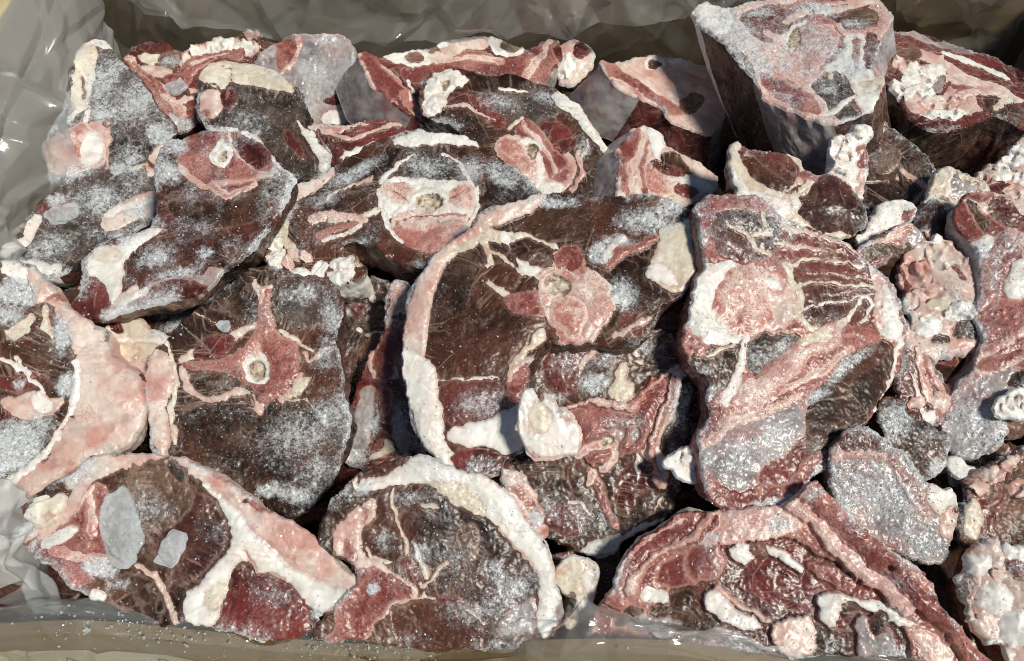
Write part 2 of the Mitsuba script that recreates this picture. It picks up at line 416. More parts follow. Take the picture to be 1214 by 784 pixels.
    for k, ty in enumerate(kinds):
        msk = inside & (clab == k)
        if msk.sum() < 6:
            continue
        f = tri_grid(msk, idx)
        ids, inv = np.unique(f, return_inverse=True)
        mat, pn = TYPES[ty][:2]
        comp, nc = ndimage.label(msk)
        big = [q for q, sz in enumerate(np.bincount(comp.ravel())[1:], 1) if sz > 40]
        small = np.isin(comp, big, invert=True) & msk
        if small.any():
            rest.setdefault(mat, []).append(tri_grid(small, idx))
        for q in big:
            f = tri_grid(comp == q, idx)
            ids, inv = np.unique(f, return_inverse=True)
            parts.add(pn, mikit.ply((Vf[ids], inv.reshape(-1, 3)), 'bsdf_' + mat, smooth=True, uv=uvf[ids]))
    for mat, fs in rest.items():
        ids, inv = np.unique(np.vstack(fs), return_inverse=True)
        parts.add('tissue_flecks', mikit.ply((Vf[ids], inv.reshape(-1, 3)), 'bsdf_' + mat, smooth=True, uv=uvf[ids]), kind='stuff')
    # crystals
    if grains > 0:
        pr_ = inside * (G[:-1, :-1] / 100 * step * step) * grains * 1.1
        ii, jj = np.nonzero(rng.random(pr_.shape) < pr_)
        if len(ii) > 3:
            q = V[ii, jj]
            v, f = crystals(rng, q, np.broadcast_to(n, q.shape), .00031)
            parts.add('ice_crystals', mikit.ply((v, f), 'bsdf_crystal'), kind='stuff')
    # sides: a wall of rows below the outline, in runs of one material
    hbot = -thick
    cs = max(1, int(round(1.4)))
    top = np.zeros(m)
    bi, bj = np.nonzero(border)
    kd = cKDTree(np.stack([XX[bi, bj], YY[bi, bj]], 1))
    top = H[bi, bj][kd.query(P)[1]]
    rows = max(4, int(thick / (step * 1.7)))
    c0 = P.mean(0)
    tv = np.linspace(0, 1, rows + 1)
    fr = field(rng, (rows + 1, m), 2.2 / step) * .55 + field(rng, (rows + 1, m), 1) * .14 + field(rng, (rows + 1, m), 7 / step) * .8
    fr *= siderough
    fr[0] *= .0
    bul = np.sin(np.pi * tv) * 1.2
    rad = np.sqrt(abs(area) / np.pi)
    Psm = np.stack([ndimage.gaussian_filter1d(P[:, k], 4 / step, mode='wrap') for k in (0, 1)], 1)
    bl = np.clip(tv * thick / 6, 0, 1)[:, None, None]
    PS = P[None] * (1 - bl) + Psm[None] * bl + (c0 - P)[None] * (under / rad * tv ** 1.2)[:, None, None] + out[None] * (fr * np.minimum(1, tv * 5)[:, None] + bul[:, None])[..., None]
    PS = PS + np.array(shift)[None, None] * tv[:, None, None]
    ZS = top[None] + (hbot - top)[None] * tv[:, None]
    W = world(PS[..., 0], PS[..., 1], ZS)
    uvs = np.stack(np.broadcast_arrays((tv * thick)[:, None] + 2.5, np.zeros((1, m)) + .12), -1)
    seg = np.full(m, -1)
    nv = len(P0)
    # runs of the side that show another tissue, given by the outline points where they begin and end
    kp = cKDTree(P)
    for q, (ty, x0, y0, x1, y1) in enumerate(segs):
        ia, ib = kp.query([[x0 / 10, y0 / 10], [x1 / 10, y1 / 10]])[1]
        sel = (np.arange(m) - ia) % m <= (ib - ia) % m
        alt = (np.arange(m) - ib) % m <= (ia - ib) % m
        seg[sel if sel.sum() <= alt.sum() else alt] = q
    ids = np.arange((rows + 1) * m).reshape(rows + 1, m)
    for q in range(-1, len(segs)):
        cols = np.nonzero(seg == q)[0]
        if not len(cols):
            continue
        ty = side if q < 0 else segs[q][0]
        c1 = (cols + 1) % m
        a, b, c, d_ = ids[:-1, cols], ids[:-1, c1], ids[1:, c1], ids[1:, cols]
        f = np.vstack([np.stack([a, d_, c], -1).reshape(-1, 3), np.stack([a, c, b], -1).reshape(-1, 3)])
        if area < 0:
            f = f[:, ::-1]
        u, inv = np.unique(f, return_inverse=True)
        vv, ff, uu = W.reshape(-1, 3)[u], inv.reshape(-1, 3), uvs.reshape(-1, 2)[u]
        if q < 0:
            # close the underside
            cen = world(c0[0] + shift[0], c0[1] + shift[1], hbot)
            last = np.searchsorted(u, ids[-1, cols]); last2 = np.searchsorted(u, ids[-1, c1])
            vv = np.vstack([vv, cen[None]]); uu = np.vstack([uu, [[5, 0]]])
            ff = np.vstack([ff, np.stack([last, last2, np.full(len(cols), len(vv) - 1)], 1)])
        nm = {'fatwhite': 'fat_side', 'fatcream': 'fat_side', 'fatpink': 'fat_side', 'membrane': 'membrane_side', 'bonered': 'bone_side'}.get(ty, 'side')
        parts.add(nm, mikit.ply((vv, ff), 'bsdf_' + TYPES[ty][0], smooth=True, uv=uu))
    return key

# ---------------------------------------------------------------- the table, the carton and its plastic liner
FLOOR_Z = -.118
labels['floor'] = {'kind': 'structure'}
scene['floor'] = mikit.ply(([[-3, -3, FLOOR_Z - .006], [3, -3, FLOOR_Z - .006], [3, 4, FLOOR_Z - .006], [-3, 4, FLOOR_Z - .006]], [[0, 1, 2, 3]]), 'bsdf_floor')
labels['cardboard_box'] = {'label': 'brown cardboard carton that holds the frozen meat', 'category': 'box'}
box = Parts('cardboard_box')
def slab(x0, x1, y0, y1, z0, z1):
    b = trimesh.creation.box(bounds=[[x0, y0, z0], [x1, y1, z1]]); return b
BX0, BX1, BY0, BY1 = -.332, .366, .108, .552
TILT = trimesh.transformations.rotation_matrix(math.radians(-2.5), [0, 0, 1], [0, .3, 0])      # the carton stands a little askew
def wall(part, *a):
    m = slab(*a); m.apply_transform(TILT); box.add(part, mikit.ply(m, 'bsdf_card'))
wall('bottom', BX0, BX1, BY0, BY1, FLOOR_Z - .004, FLOOR_Z)
wall('back_wall', BX0, BX1, BY1, BY1 + .005, FLOOR_Z, .105)
wall('left_wall', BX0 - .005, BX0, BY0 - .006, BY1 + .005, FLOOR_Z, .070)
wall('right_wall', BX1, BX1 + .005, BY0 - .006, BY1 + .005, FLOOR_Z, .070)
xf = np.array([-.324, -.270, -.235, -.211, -.183, -.156, -.120, -.094, -.063, -.031, -.003, .016, .035, .060, .081, .110, .143, .20, .28, .358])
zf = np.array([.030, .020, .012, .024, .034, .026, .0165, .012, .009, .008, .018, .029, .035, .039, .041, .028, .010, .006, .006, .010])
# the near wall, its top edge bent and crushed
fw = trimesh.creation.extrude_polygon(shapely.Polygon([(BX0, FLOOR_Z), (BX1, FLOOR_Z)] + [(float(x), float(z) - .006) for x, z in zip(np.linspace(BX1, BX0, 40), np.interp(np.linspace(BX1, BX0, 40), xf, ndimage.gaussian_filter1d(zf, .6)))]), .006)
fw.apply_transform(trimesh.transformations.rotation_matrix(math.pi / 2, [1, 0, 0])); fw.apply_translation([0, BY0, 0]); fw.apply_transform(TILT)
box.add('front_wall', mikit.ply(fw, 'bsdf_card'))

def sheet(ctrl, nu, nv, seed, amp=.004, folds=40, fine=.0004):
    """A creased plastic film through a grid of control points (rows of points, metres)."""
    C = np.array(ctrl, float)
    m, n = C.shape[:2]
    u, v = np.meshgrid(np.linspace(0, m - 1, nu), np.linspace(0, n - 1, nv), indexing='ij')
    V = np.stack([ndimage.map_coordinates(C[..., k], [u, v], order=1, mode='nearest') for k in range(3)], -1)
    rng = np.random.default_rng(seed)
    V = ndimage.gaussian_filter1d(ndimage.gaussian_filter1d(V, nu / m / 3.5, axis=0, mode='nearest'), nv / n / 3, axis=1, mode='nearest')
    du, dv = np.gradient(V, axis=0), np.gradient(V, axis=1)
    N = np.cross(du, dv); N /= np.linalg.norm(N, axis=-1, keepdims=True) + 1e-12
    L0 = np.linalg.norm(du, axis=-1).mean() * nu; L1 = np.linalg.norm(dv, axis=-1).mean() * nv
    a, b = np.meshgrid(np.linspace(0, L0, nu), np.linspace(0, L1, nv), indexing='ij')
    h = np.zeros((nu, nv))
    for q in range(folds):
        # long folds, flat flanks with a sharp crest that fades out along its length
        th = rng.normal(.2, .8) + (math.pi / 2 if rng.random() < .35 else 0); w = rng.uniform(.0025, .016)
        ca, cb = rng.uniform(0, L0), rng.uniform(0, L1)
        d = (a - ca) * math.sin(th) + (b - cb) * math.cos(th)
        al = (a - ca) * math.cos(th) - (b - cb) * math.sin(th)
        d = d + rng.normal(0, 2.) * al ** 2
        ln = rng.uniform(.03, .13)
        side = np.where(d > 0, rng.uniform(.4, 2.5), 1.)
        h += rng.choice([-1, 1]) * rng.uniform(.2, 1.3) * (w / .010) * np.clip(1 - np.abs(d) / (w * side), 0, 1) * np.exp(-(al / ln) ** 2)
    step = L1 / nv
    f = field(rng, (nu, nv), .004 / step)
    soft = field(rng, (nu, nv), .03 / step)
    V = V + N * (ndimage.gaussian_filter(h, .45) * amp + f * fine * .25 + soft * fine * 2)[..., None]
    V = np.einsum('ij,uvj->uvi', TILT[:3, :3], V) + TILT[:3, 3]
    idx = np.arange(nu * nv).reshape(nu, nv)
    return V.reshape(-1, 3), tri_grid(np.ones((nu - 1, nv - 1), bool), idx)

labels['plastic_liner'] = {'label': 'crumpled clear plastic bag lining the cardboard carton', 'category': 'plastic liner'}
liner = Parts('plastic_liner')
wob = lambda k, s: .005 * math.sin(2.1 * k + s)
xs = np.linspace(BX0 + .008, BX1 - .006, 8)
liner.add('back_film', mikit.ply(sheet([[(x, BY1 - .008 + wob(k, z * 60), z) for k, x in enumerate(xs)] for z in (-.06, -.02, .02, .05, .08, .108)] + [[(x, BY1 + .03, .107) for k, x in enumerate(xs)]], 190, 640, 5, .010, 110), 'bsdf_film', smooth=True))
fx = np.linspace(-.322, .20, 9)
drop = [.072, .034, .020, .012, .024, .030, .036, .05, .075]
liner.add('hanging_fold', mikit.ply(sheet([[(x, BY1 - .016 - .016 * q, .112 + (drop[k] - .112) * q) for k, x in enumerate(fx)] for q in (0, .35, .7, 1.)], 110, 420, 6, .011, 60), 'bsdf_film_fold', smooth=True))
ys = np.array([.112, .15, .19, .23, .30, .38, .46, BY1 - .010])
ix = np.array([-.205, -.238, -.272, -.296, -.306, -.306, -.300, -.306])          # the fold cuts across the near corner
liner.add('left_film', mikit.ply(sheet([[(BX0 - .06, y, .045) for y in ys], [(BX0 - .010, y, .080) for y in ys], [(x, y, .066) for x, y in zip(ix, ys)], [(x + .006, y + .002, .03) for x, y in zip(ix, ys)], [(x - .006, y, -.02) for x, y in zip(ix, ys)], [(BX0 + .006, y + .01, -.07) for y in ys]], 280, 420, 7, .012, 100), 'bsdf_film_milky', smooth=True))
yr = np.linspace(.115, BY1 - .012, 6)
liner.add('right_film', mikit.ply(sheet([[(BX1 + .05, y, .05) for y in yr], [(BX1 + .004, y, .078) for y in yr], [(BX1 - .012, y, .05 + wob(k, 2)) for k, y in enumerate(yr)], [(BX1 - .010, y, -.01) for y in yr], [(BX1 - .006, y, -.07) for y in yr]], 150, 300, 8, .006, 60), 'bsdf_film', smooth=True))
liner.add('front_film', mikit.ply(sheet([[(x, BY0 + .014, -.05) for x in xf], [(x, BY0 + .012, z - .03) for x, z in zip(xf, zf)], [(x, BY0 + .007, z) for x, z in zip(xf, zf)], [(x, BY0 + .001, z + .002) for x, z in zip(xf, zf)], [(x, BY0 - .009, z - .004) for x, z in zip(xf, zf)], [(x, BY0 - .014, z - .030) for x, z in zip(xf, zf)], [(x, BY0 - .024, -.08) for x in xf]], 230, 640, 9, .003, 70), 'bsdf_film_fold', smooth=True))
liner.add('outer_film', mikit.ply(sheet([[(x, BY0 - .012, z - .007) for x, z in zip(xf, zf)], [(x, BY0 - .022, z - .035) for x, z in zip(xf, zf)], [(x, BY0 - .030, -.06) for x in xf], [(x, BY0 - .034, -.10) for x in xf]], 120, 520, 19, .003, 60), 'bsdf_film_milky', smooth=True))

# ---------------------------------------------------------------- the layer of meat below, which shows only down in the gaps
def under_layer():
    rng = np.random.default_rng(77)
    for j, y in enumerate((.185, .29, .39, .485)):
        for i, x in enumerate((-.255, -.13, -.005, .12, .245, .325)):
            a = np.sort(rng.uniform(0, 2 * math.pi, 11))
            r = rng.uniform(60, 92, 11)
            ol = np.round(np.stack([r * np.cos(a) * 10, r * np.sin(a) * 8], 1)).astype(int).ravel().tolist()
            q = [('leanred', 'e', [rng.integers(-300, 300), rng.integers(-200, 200), 260, 180, 0.5]), ('bonered', 'l', [-350, int(rng.integers(-250, 250)), 300, int(rng.integers(-250, 250))], {'w': 130})]
            piece('meat_chunk', 'dark frozen meat of the layer below, glimpsed deep in the gaps between the slices', 'meat chunk', 'meat of the layer below',
                  [x + rng.normal(0, .008), y + rng.normal(0, .006), -.030 + rng.normal(0, .006)], [rng.normal(0, .12), rng.normal(0, .12), 1], 30, 6, 1.4, 900 + 10 * j + i, 'lean', ol, q, dust=.0, grains=0)

def rim_frost():
    # frost grains that have settled along the near rim of the bag
    rng = np.random.default_rng(5)
    n = 420
    hub = rng.uniform(-.25, -.04, 16)
    x = np.where(rng.random(n) < .8, hub[rng.integers(0, 16, n)] + rng.normal(0, .007, n), rng.uniform(-.31, .1, n))
    q = np.stack([x, BY0 + rng.normal(-.004, .0045, n), np.interp(x, xf, ndimage.gaussian_filter1d(zf, .6)) + .002 - rng.random(n) * .002], 1)
    q = q @ TILT[:3, :3].T + TILT[:3, 3]
    v, f = crystals(rng, q, np.tile([0, 0, 1.], (n, 1)), .00042)
    liner.add('frost_grains', mikit.ply((v, f), 'bsdf_crystal'), kind='stuff')
rim_frost()

# ---------------------------------------------------------------- the meat, piece by piece (outlines in tenths of a millimetre in the plane of each cut face)
piece('neck_slice', 'large slice in the middle with a curved pale fat rim on its left', 'neck slice', None, [0.0223, 0.2533, 0.048], (-0.05, -0.3, 1), 26, 6, 0.55, 11, 'lean',
 [-397,673,-255,775,-44,820,158,790,386,800,582,806,709,733,819,617,827,461,747,320,627,219,529,174,516,91,434,-13,311,-52,209,-5,60,-30,-44,8,-114,-73,-158,-171,-159,-304,-83,-436,-160,-563,-278,-655,-411,-738,-556,-653,-665,-533,-717,-395,-760,-262,-806,-100,-798,37,-735,304,-622,465,-506,576], [
 ('fatpink','p',[-397,673,-506,576,-622,465,-735,304,-798,37,-806,-100,-691,-120,-663,-11,-654,146,-619,335,-504,492,-292,636,-72,745,-44,820,-255,775],{'a':60,'d':1.6}),
 ('fatwhite','p',[-808,-36,-806,-100,-760,-262,-717,-395,-665,-533,-556,-653,-484,-679,-506,-624,-567,-534,-592,-383,-601,-206,-643,-98],{'a':80,'d':2}),
 ('fatcream','l',[-505,502,-355,563,-246,561,-128,558,-6,526],{'w':61}),
 ('fatcream','l',[-369,534,-345,412,-299,277,-228,196],{'w':42}),
 ('fatwhite','l',[-255,561,-174,500,-156,394,-76,335],{'w':56}),
 ('fatcream','l',[-368,485,-273,444,-156,355],{'w':23}),
 ('lean','e',[-259,348,96,70,2.69]),
 ('lean','e',[-110,489,113,63,3.00]),
 ('bonered','p',[-275,202,-200,248,-81,261,6,181,-53,105,-142,106,-230,138]),
 ('bonepink','p',[-7,502,71,535,159,479,179,387,263,348,316,224,290,104,209,22,148,-4,30,-2,-39,72,-78,137,-94,240,-80,325,-12,401],{'d':2.2,'dw':8}),
 ('bonered','p',[-4,484,72,531,146,505,159,416,69,354,-6,371]),
 ('bonepale','e',[143,171,150,140,-3.11],{'d':2.5,'dw':9}),
 ('bonepink','e',[63,135,107,91,2.48],{'h':0.8}),
 ('marrow','e',[8,281,67,57,3.12],{'h':-0.6}),
 ('bonepale','l',[-94,335,-31,372,50,371,120,331],{'w':18}),
 ('bonered','l',[538,570,430,491,293,413],{'d':1.5,'w':70}),
 ('fatpink','l',[372,541,264,430],{'w':42}),
 ('fatcream','p',[574,652,704,649,817,583,808,452,719,297,606,229,526,286,505,410,554,515],{'d':2.5,'dw':6}),
 ('fatwhite','p',[485,386,560,408,631,343,642,272,554,290,482,322],{'d':2}),
 ('fatcream','l',[-78,45,-131,-27,-201,-104,-254,-193],{'w':36}),
 ('leanplum','p',[-601,-206,-331,-214,-279,-303,-270,-390,-360,-433,-513,-470,-587,-409]),
 ('fatwhite','l',[-601,-211,-470,-221,-318,-214],{'w':13}),
 ('bonered','p',[-288,-210,-158,-104,-159,-282,-202,-348,-257,-391]),
 ('fatpink','l',[-262,-224,-210,-153,-149,-100],{'w':31}),
 ('fatwhite','p',[-576,-517,-488,-440,-360,-433,-253,-369,-159,-326,-143,-521,-232,-596,-359,-561,-486,-560],{'d':1.5}),
 ('leanred','p',[-540,-602,-422,-552,-253,-584,-232,-639,-411,-738,-505,-679]),
 ('leanred','e',[411,70,87,64,2.92]),
 ('fatpink','l',[287,12,380,47,482,110],{'w':27}),
 ('fatwhite','p',[287,224,389,206,358,160,286,177]),
 ('frost','e',[516,653,202,79,3.12],{'s':0.95}),
 ('frost','e',[249,473,63,58,-3.10],{'s':1.3}),
 ('frost','e',[354,529,90,49,3.13],{'s':0.8}),
 ('frost','e',[365,233,117,88,1.51],{'s':0.8}),
 ('frost','e',[-370,-667,126,59,3.13],{'s':0.95}),
 ('frost','e',[-382,-346,155,96,3.12],{'s':0.6}),
 ('frost','e',[632,720,135,60,3.13],{'s':1.1}),
 ('frost','e',[-3,774,183,30,3.12],{'s':0.9})], segs=[('fatpink', -397, 673, -806, -100), ('fatwhite', -806, -100, -556, -653)], dust=0.04)
piece('neck_slice', 'long slice right of the middle one, with marbled purple muscles and white fat rim', 'neck slice', None, [0.1445, 0.2417, 0.052], (0.12, -0.3, 1), 28, 6, 0.54, 12, 'bonered',
 [-494,764,-359,859,-105,834,10,717,208,678,364,603,467,483,565,407,599,244,606,129,531,-77,395,-256,213,-473,22,-633,-182,-765,-352,-791,-492,-729,-555,-610,-544,-447,-451,-320,-479,-236,-452,-149,-547,-87,-569,43,-547,200,-504,384,-440,471,-468,597], [
 ('leanplum','p',[-432,677,-351,745,-178,787,-43,729,-26,584,-110,501,-205,465,-340,475,-412,534],{'d':3.5,'dw':10,'a':10}),
 ('fatcream','l',[-326,666,-207,624,-96,661],{'w':19}),
 ('fatcream','l',[-207,624,-183,545,-93,518],{'w':19}),
 ('fatcream','l',[-124,692,-134,757],{'w':14}),
 ('leanred','p',[-31,697,62,685,247,662,362,571,417,509,293,519,122,512,16,539]),
 ('fatpink','l',[-13,714,54,604,176,586],{'w':33}),
 ('fatcream','l',[154,529,295,536,398,476],{'w':28}),
 ('fatwhite','p',[-539,419,-386,473,-266,463,-380,349,-414,286,-377,181,-338,108,-251,81,-359,18,-461,29,-560,85],{'d':3,'dw':8}),
 ('fatpink','p',[-267,447,-116,438,1,380,51,274,-5,165,-100,116,-235,96,-313,244]),
 ('bonepale','e',[-325,323,36,27,-2.94]),
 ('bonepink','e',[-244,266,199,173,1.03],{'d':2.5,'dw':9}),
 ('fatpink','p',[-134,406,-56,425,25,319,-4,180,-82,147,-116,267]),
 ('fatwhite','p',[-153,358,-88,408,-17,348,-80,330]),
 ('leanplum','p',[-21,490,122,534,241,559,361,579,438,520,483,356,441,173,313,178,201,201,102,125,18,185,54,315,-10,406]),
 ('fatcream','l',[-4,472,3,397,67,311,15,203,80,124,195,146,299,214],{'w':32}),
 ('fatcream','l',[5,472,83,514,191,528,305,505,415,481],{'w':19}),
 ('fatcream','l',[12,351,131,393,245,388,360,374,478,389],{'w':19}),
 ('fatwhite','l',[36,232,165,283,304,297,461,332],{'w':12}),
 ('fatcream','l',[113,449,229,444,342,421,464,426],{'w':9}),
 ('fatcream','l',[170,329,286,343,427,358],{'w':7}),
 ('fatwhite','l',[287,195,351,262,423,321,449,275,418,209,370,198],{'w':19}),
 ('fatwhite','l',[221,174,301,232,371,281],{'w':14}),
 ('leanred','l',[38,622,222,597,367,555],{'w':43}),
 ('fatpink','l',[-26,681,135,650,317,601,412,538],{'w':19}),
 ('fatpink','l',[-57,593,80,571,219,568],{'w':19}),
 ('fatwhite','p',[432,510,504,447,574,336,594,142,541,95,468,138,462,229,457,369],{'d':2.2,'dw':6}),
 ('fatpink','l',[471,483,480,332,478,175],{'w':37}),
 ('bonered','p',[-219,112,35,113,248,128,384,118,363,72,159,-128,4,-190,-477,-415,-351,-257,-248,-52]),
 ('leanfrost','p',[-235,96,49,106,-2,45,-162,-79,-270,-140]),
 ('bonepale','l',[186,111,23,1,-123,-136,-320,-228],{'d':1.2,'w':97}),
 ('fatcream','l',[155,110,43,46],{'w':54}),
 ('bonepink','l',[298,40,104,-85,-131,-223,-387,-343],{'w':35}),
 ('membrane','p',[-504,-467,-360,-360,-116,-286,4,-266,-5,-436,-120,-554,-235,-654,-352,-696,-468,-681,-538,-602],{'d':1}),
 ('bonepink','l',[-530,-488,-360,-360,-25,-245],{'w':34}),
 ('bonered','l',[-259,-686,-345,-708,-488,-670,-536,-569],{'w':25}),
 ('leanred','p',[-270,-655,-219,-559,-56,-501,-4,-416,186,-412,-34,-569,-173,-680]),
 ('lean','p',[460,105,542,104,511,-59,378,-248,240,-392,146,-483,-12,-544,10,-249,129,-128,293,10],{'a':60}),
 ('frost','e',[278,-40,217,38,-2.54],{'s':1.2}),
 ('frost','e',[66,-221,112,37,-2.54],{'s':0.8}),
 ('fatwhite','l',[571,114,496,-100,342,-322,191,-473],{'w':31}),
 ('frost','l',[214,-465,23,-621,-159,-741,-329,-775],{'w':37}),
 ('lean','p',[-553,-47,-462,14,-296,72,-283,-39,-392,-230,-517,-162],{'a':20}),
 ('fatwhite','l',[-260,66,-284,-53,-395,-258],{'w':44}),
 ('fatcream','l',[-466,-44,-389,17,-313,49],{'w':18}),
 ('bonered','l',[-558,13,-491,-20],{'w':31}),
 ('frost','e',[-332,-545,174,80,-2.82],{'s':0.55}),
 ('frost','e',[-134,-9,187,67,-2.63],{'s':0.5}),
 ('frost','e',[321,635,154,30,2.87],{'s':0.9}),
 ('frost','e',[-217,-440,178,40,-2.74],{'s':0.7})], segs=[('fatwhite', 364, 603, 531, -77), ('bonered', -267, -774, -544, -447)], side='leanred', dust=0.1)
piece('neck_slice', 'oval slice behind the middle one, with a small round spinal canal in pale bone', 'neck slice', None, [-0.0638, 0.3515, 0.036], (0, -0.12, 1), 30, 6, 0.63, 13, 'lean',
 [-824,-146,-799,-27,-686,156,-496,281,-327,408,-155,539,25,592,235,585,419,539,524,421,628,325,755,218,854,64,603,-69,457,-204,338,-319,219,-392,73,-358,-51,-302,-179,-215,-303,-186,-373,-233,-308,-307,-214,-392,-219,-448,-351,-470,-468,-503,-583,-536,-675,-487,-753,-392,-815,-290], [
 ('leanfrost','p',[-76,395,4,503,159,547,320,395,392,225,325,204,172,225,2,225,-134,225]),
 ('fatwhite','p',[-137,493,-1,585,235,585,372,532,456,467,316,493,133,506,-21,480],{'d':1.5}),
 ('fatpink','p',[-824,-146,-799,-27,-686,156,-496,281,-413,325,-486,187,-628,94,-715,-27,-733,-163,-713,-244,-785,-290]),
 ('fatcream','l',[-710,-69,-708,-204,-638,-262],{'w':53}),
 ('fatwhite','p',[-168,225,0,256,171,235,325,225,428,163,430,20,366,-68,234,-100,-79,-100,-156,60]),
 ('bonepink','p',[-148,183,-48,215,55,183,76,101,-21,40,-56,60,-126,101]),
 ('bonepink','p',[226,121,325,204,411,163,413,20,331,0,263,40]),
 ('bonered','l',[-78,142,28,60],{'w':11}),
 ('bonered','l',[261,80,343,163],{'w':11}),
 ('fatwhite','l',[-33,-41,43,80,124,142,210,101,247,0],{'d':1.4,'w':55}),
 ('bonepink','p',[-80,-69,7,-45,133,-69,257,-69,369,-27,372,-128,311,-233,216,-302,119,-313,9,-256,-59,-175],{'d':2,'dw':8}),
 ('bonepale','e',[83,-69,129,71,-0.02],{'h':0.5}),
 ('bonered','l',[-39,-104,57,-33,206,-33,345,-45],{'w':16}),
 ('marrow','e',[137,64,75,61,-0.08],{'h':-2}),
 ('fatwhite','l',[-159,218,-65,344,33,428],{'w':23}),
 ('fatwhite','l',[379,199,320,344,214,441],{'w':23}),
 ('fatwhite','l',[-170,156,-135,3,-88,-104,-7,-233],{'w':27}),
 ('fatwhite','l',[411,156,433,33,386,-104,311,-244],{'w':27}),
 ('fatcream','l',[-432,-78,-278,-43,-164,4],{'w':33}),
 ('bonepink','l',[-532,-55,-436,-31,-338,-31,-257,-55],{'d':1.4,'w':60}),
 ('bonered','l',[-472,-171,-388,-125,-294,-90],{'w':48}),
 ('fatwhite','l',[-449,-206,-327,-160,-254,-102],{'w':27}),
 ('fatpink','l',[-500,64,-407,149,-212,236],{'w':17}),
 ('fatcream','l',[-368,-290,-278,-204,-28,-290],{'w':16}),
 ('lump','e',[-733,-324,79,54,1.68],{'d':4}),
 ('lump','e',[-593,-448,86,73,-2.36],{'d':5}),
 ('lump','e',[-462,-415,86,50,1.41],{'d':4}),
 ('lump','e',[-341,-370,73,45,-0.06],{'d':3}),
 ('lump','e',[-335,-437,76,34,-2.91],{'d':3}),
 ('lump','e',[-765,-221,62,55,-0.70],{'d':2}),
 ('lumppink','e',[-585,-302,92,38,2.77],{'d':2}),
 ('lumppink','e',[-653,-347,46,38,1.94],{'d':2}),
 ('marrow','e',[-265,-358,30,27,-0.61],{'h':-3}),
 ('frost','e',[-317,281,207,62,-2.57],{'s':0.95}),
 ('frost','e',[551,262,189,81,2.40],{'s':0.8}),
 ('frost','e',[397,312,151,104,1.47],{'s':0.75}),
 ('frost','e',[-478,94,149,87,-2.75],{'s':0.5}),
 ('frost','e',[140,344,180,102,-0.02],{'s':0.6}),
 ('frost','e',[-668,3,87,44,-1.99],{'s':0.7})], segs=[('fatwhite', -308, -307, -815, -290), ('fatpink', -824, -146, -496, 281)], dust=0.09)
piece('neck_slice', 'round dark slice left of the middle, with a red star-shaped vertebra around a white hole', 'neck slice', None, [-0.1402, 0.236, 0.024], (0.02, -0.36, 1), 30, 6, 0.56, 14, 'lean',
 [-538,105,-520,197,-437,267,-338,408,-232,494,-103,600,5,697,192,650,378,602,455,531,458,388,417,294,460,155,522,-27,537,-162,493,-339,477,-469,395,-555,292,-649,161,-607,-19,-513,-199,-427,-356,-371,-434,-363,-484,-253,-511,-76], [
 ('fatpink','p',[-547,105,-520,197,-446,216,-404,106,-405,-76,-389,-297,-412,-376,-482,-275,-511,-76],{'d':1.5}),
 ('fatcream','l',[-435,244,-400,106,-379,-75,-371,-297],{'w':22}),
 ('fatpink','l',[-367,171,-254,249,-62,296,39,360],{'w':41}),
 ('fatpink','l',[-362,125,-323,19,-200,-41,-39,-10,72,-115],{'w':40}),
 ('fatcream','l',[177,329,257,251,334,221],{'w':41}),
 ('fatpink','l',[266,97,241,21,172,-55],{'w':40}),
 ('fatpink','l',[290,205,323,159,394,221],{'w':46}),
 ('fatcream','l',[6,614,53,486],{'w':28}),
 ('leanred','p',[-323,187,-271,272,-139,312,-77,289,-86,219,-187,172]),
 ('lean','p',[-335,64,-288,126,-123,111,-49,27,-156,-33,-276,-11]),
 ('leanred','p',[-53,-26,37,-40,57,-115,-18,-101]),
 ('bonered','p',[40,566,100,582,107,423,147,321,234,267,264,189,246,66,183,-10,134,-55,94,-108,36,-25,-45,65,-167,111,-347,118,-367,171,-158,175,-41,219,19,320,30,438],{'d':1.2}),
 ('fatwhite','e',[40,121,92,67,1.72],{'h':-0.4}),
 ('marrow','e',[36,116,51,40,1.75],{'h':-1.8}),
 ('bonepale','e',[33,222,37,18,1.66]),
 ('bonepale','l',[47,470,55,566,88,573],{'w':14}),
 ('fatcream','p',[225,36,326,97,301,21,231,-55]),
 ('fatcream','l',[237,345,340,393],{'w':14}),
 ('fatcream','l',[-297,405,-203,366],{'w':12}),
 ('fatcream','l',[186,-55,304,-39,351,-84],{'w':11}),
 ('leanfrost','p',[108,601,192,650,378,602,455,531,448,388,323,359,188,340,128,434]),
 ('frost','e',[419,435,161,73,1.63],{'s':0.7}),
 ('frost','e',[399,201,111,72,1.66],{'s':0.75}),
 ('frost','e',[269,-252,268,179,-2.87],{'s':0.52}),
 ('frost','e',[438,-118,135,110,1.72],{'s':0.75}),
 ('frost','e',[388,-426,131,112,3.00],{'s':0.6}),
 ('frost','e',[264,-534,176,51,2.85],{'s':1.0}),
 ('frost','e',[268,530,137,67,3.13],{'s':0.65}),
 ('frost','e',[47,410,144,134,2.10],{'s':0.3}),
 ('frost','e',[154,-504,69,43,3.10],{'s':1.4})], segs=[('fatpink', -479, 234, -434, -363)], dust=0.06, grains=1.6)
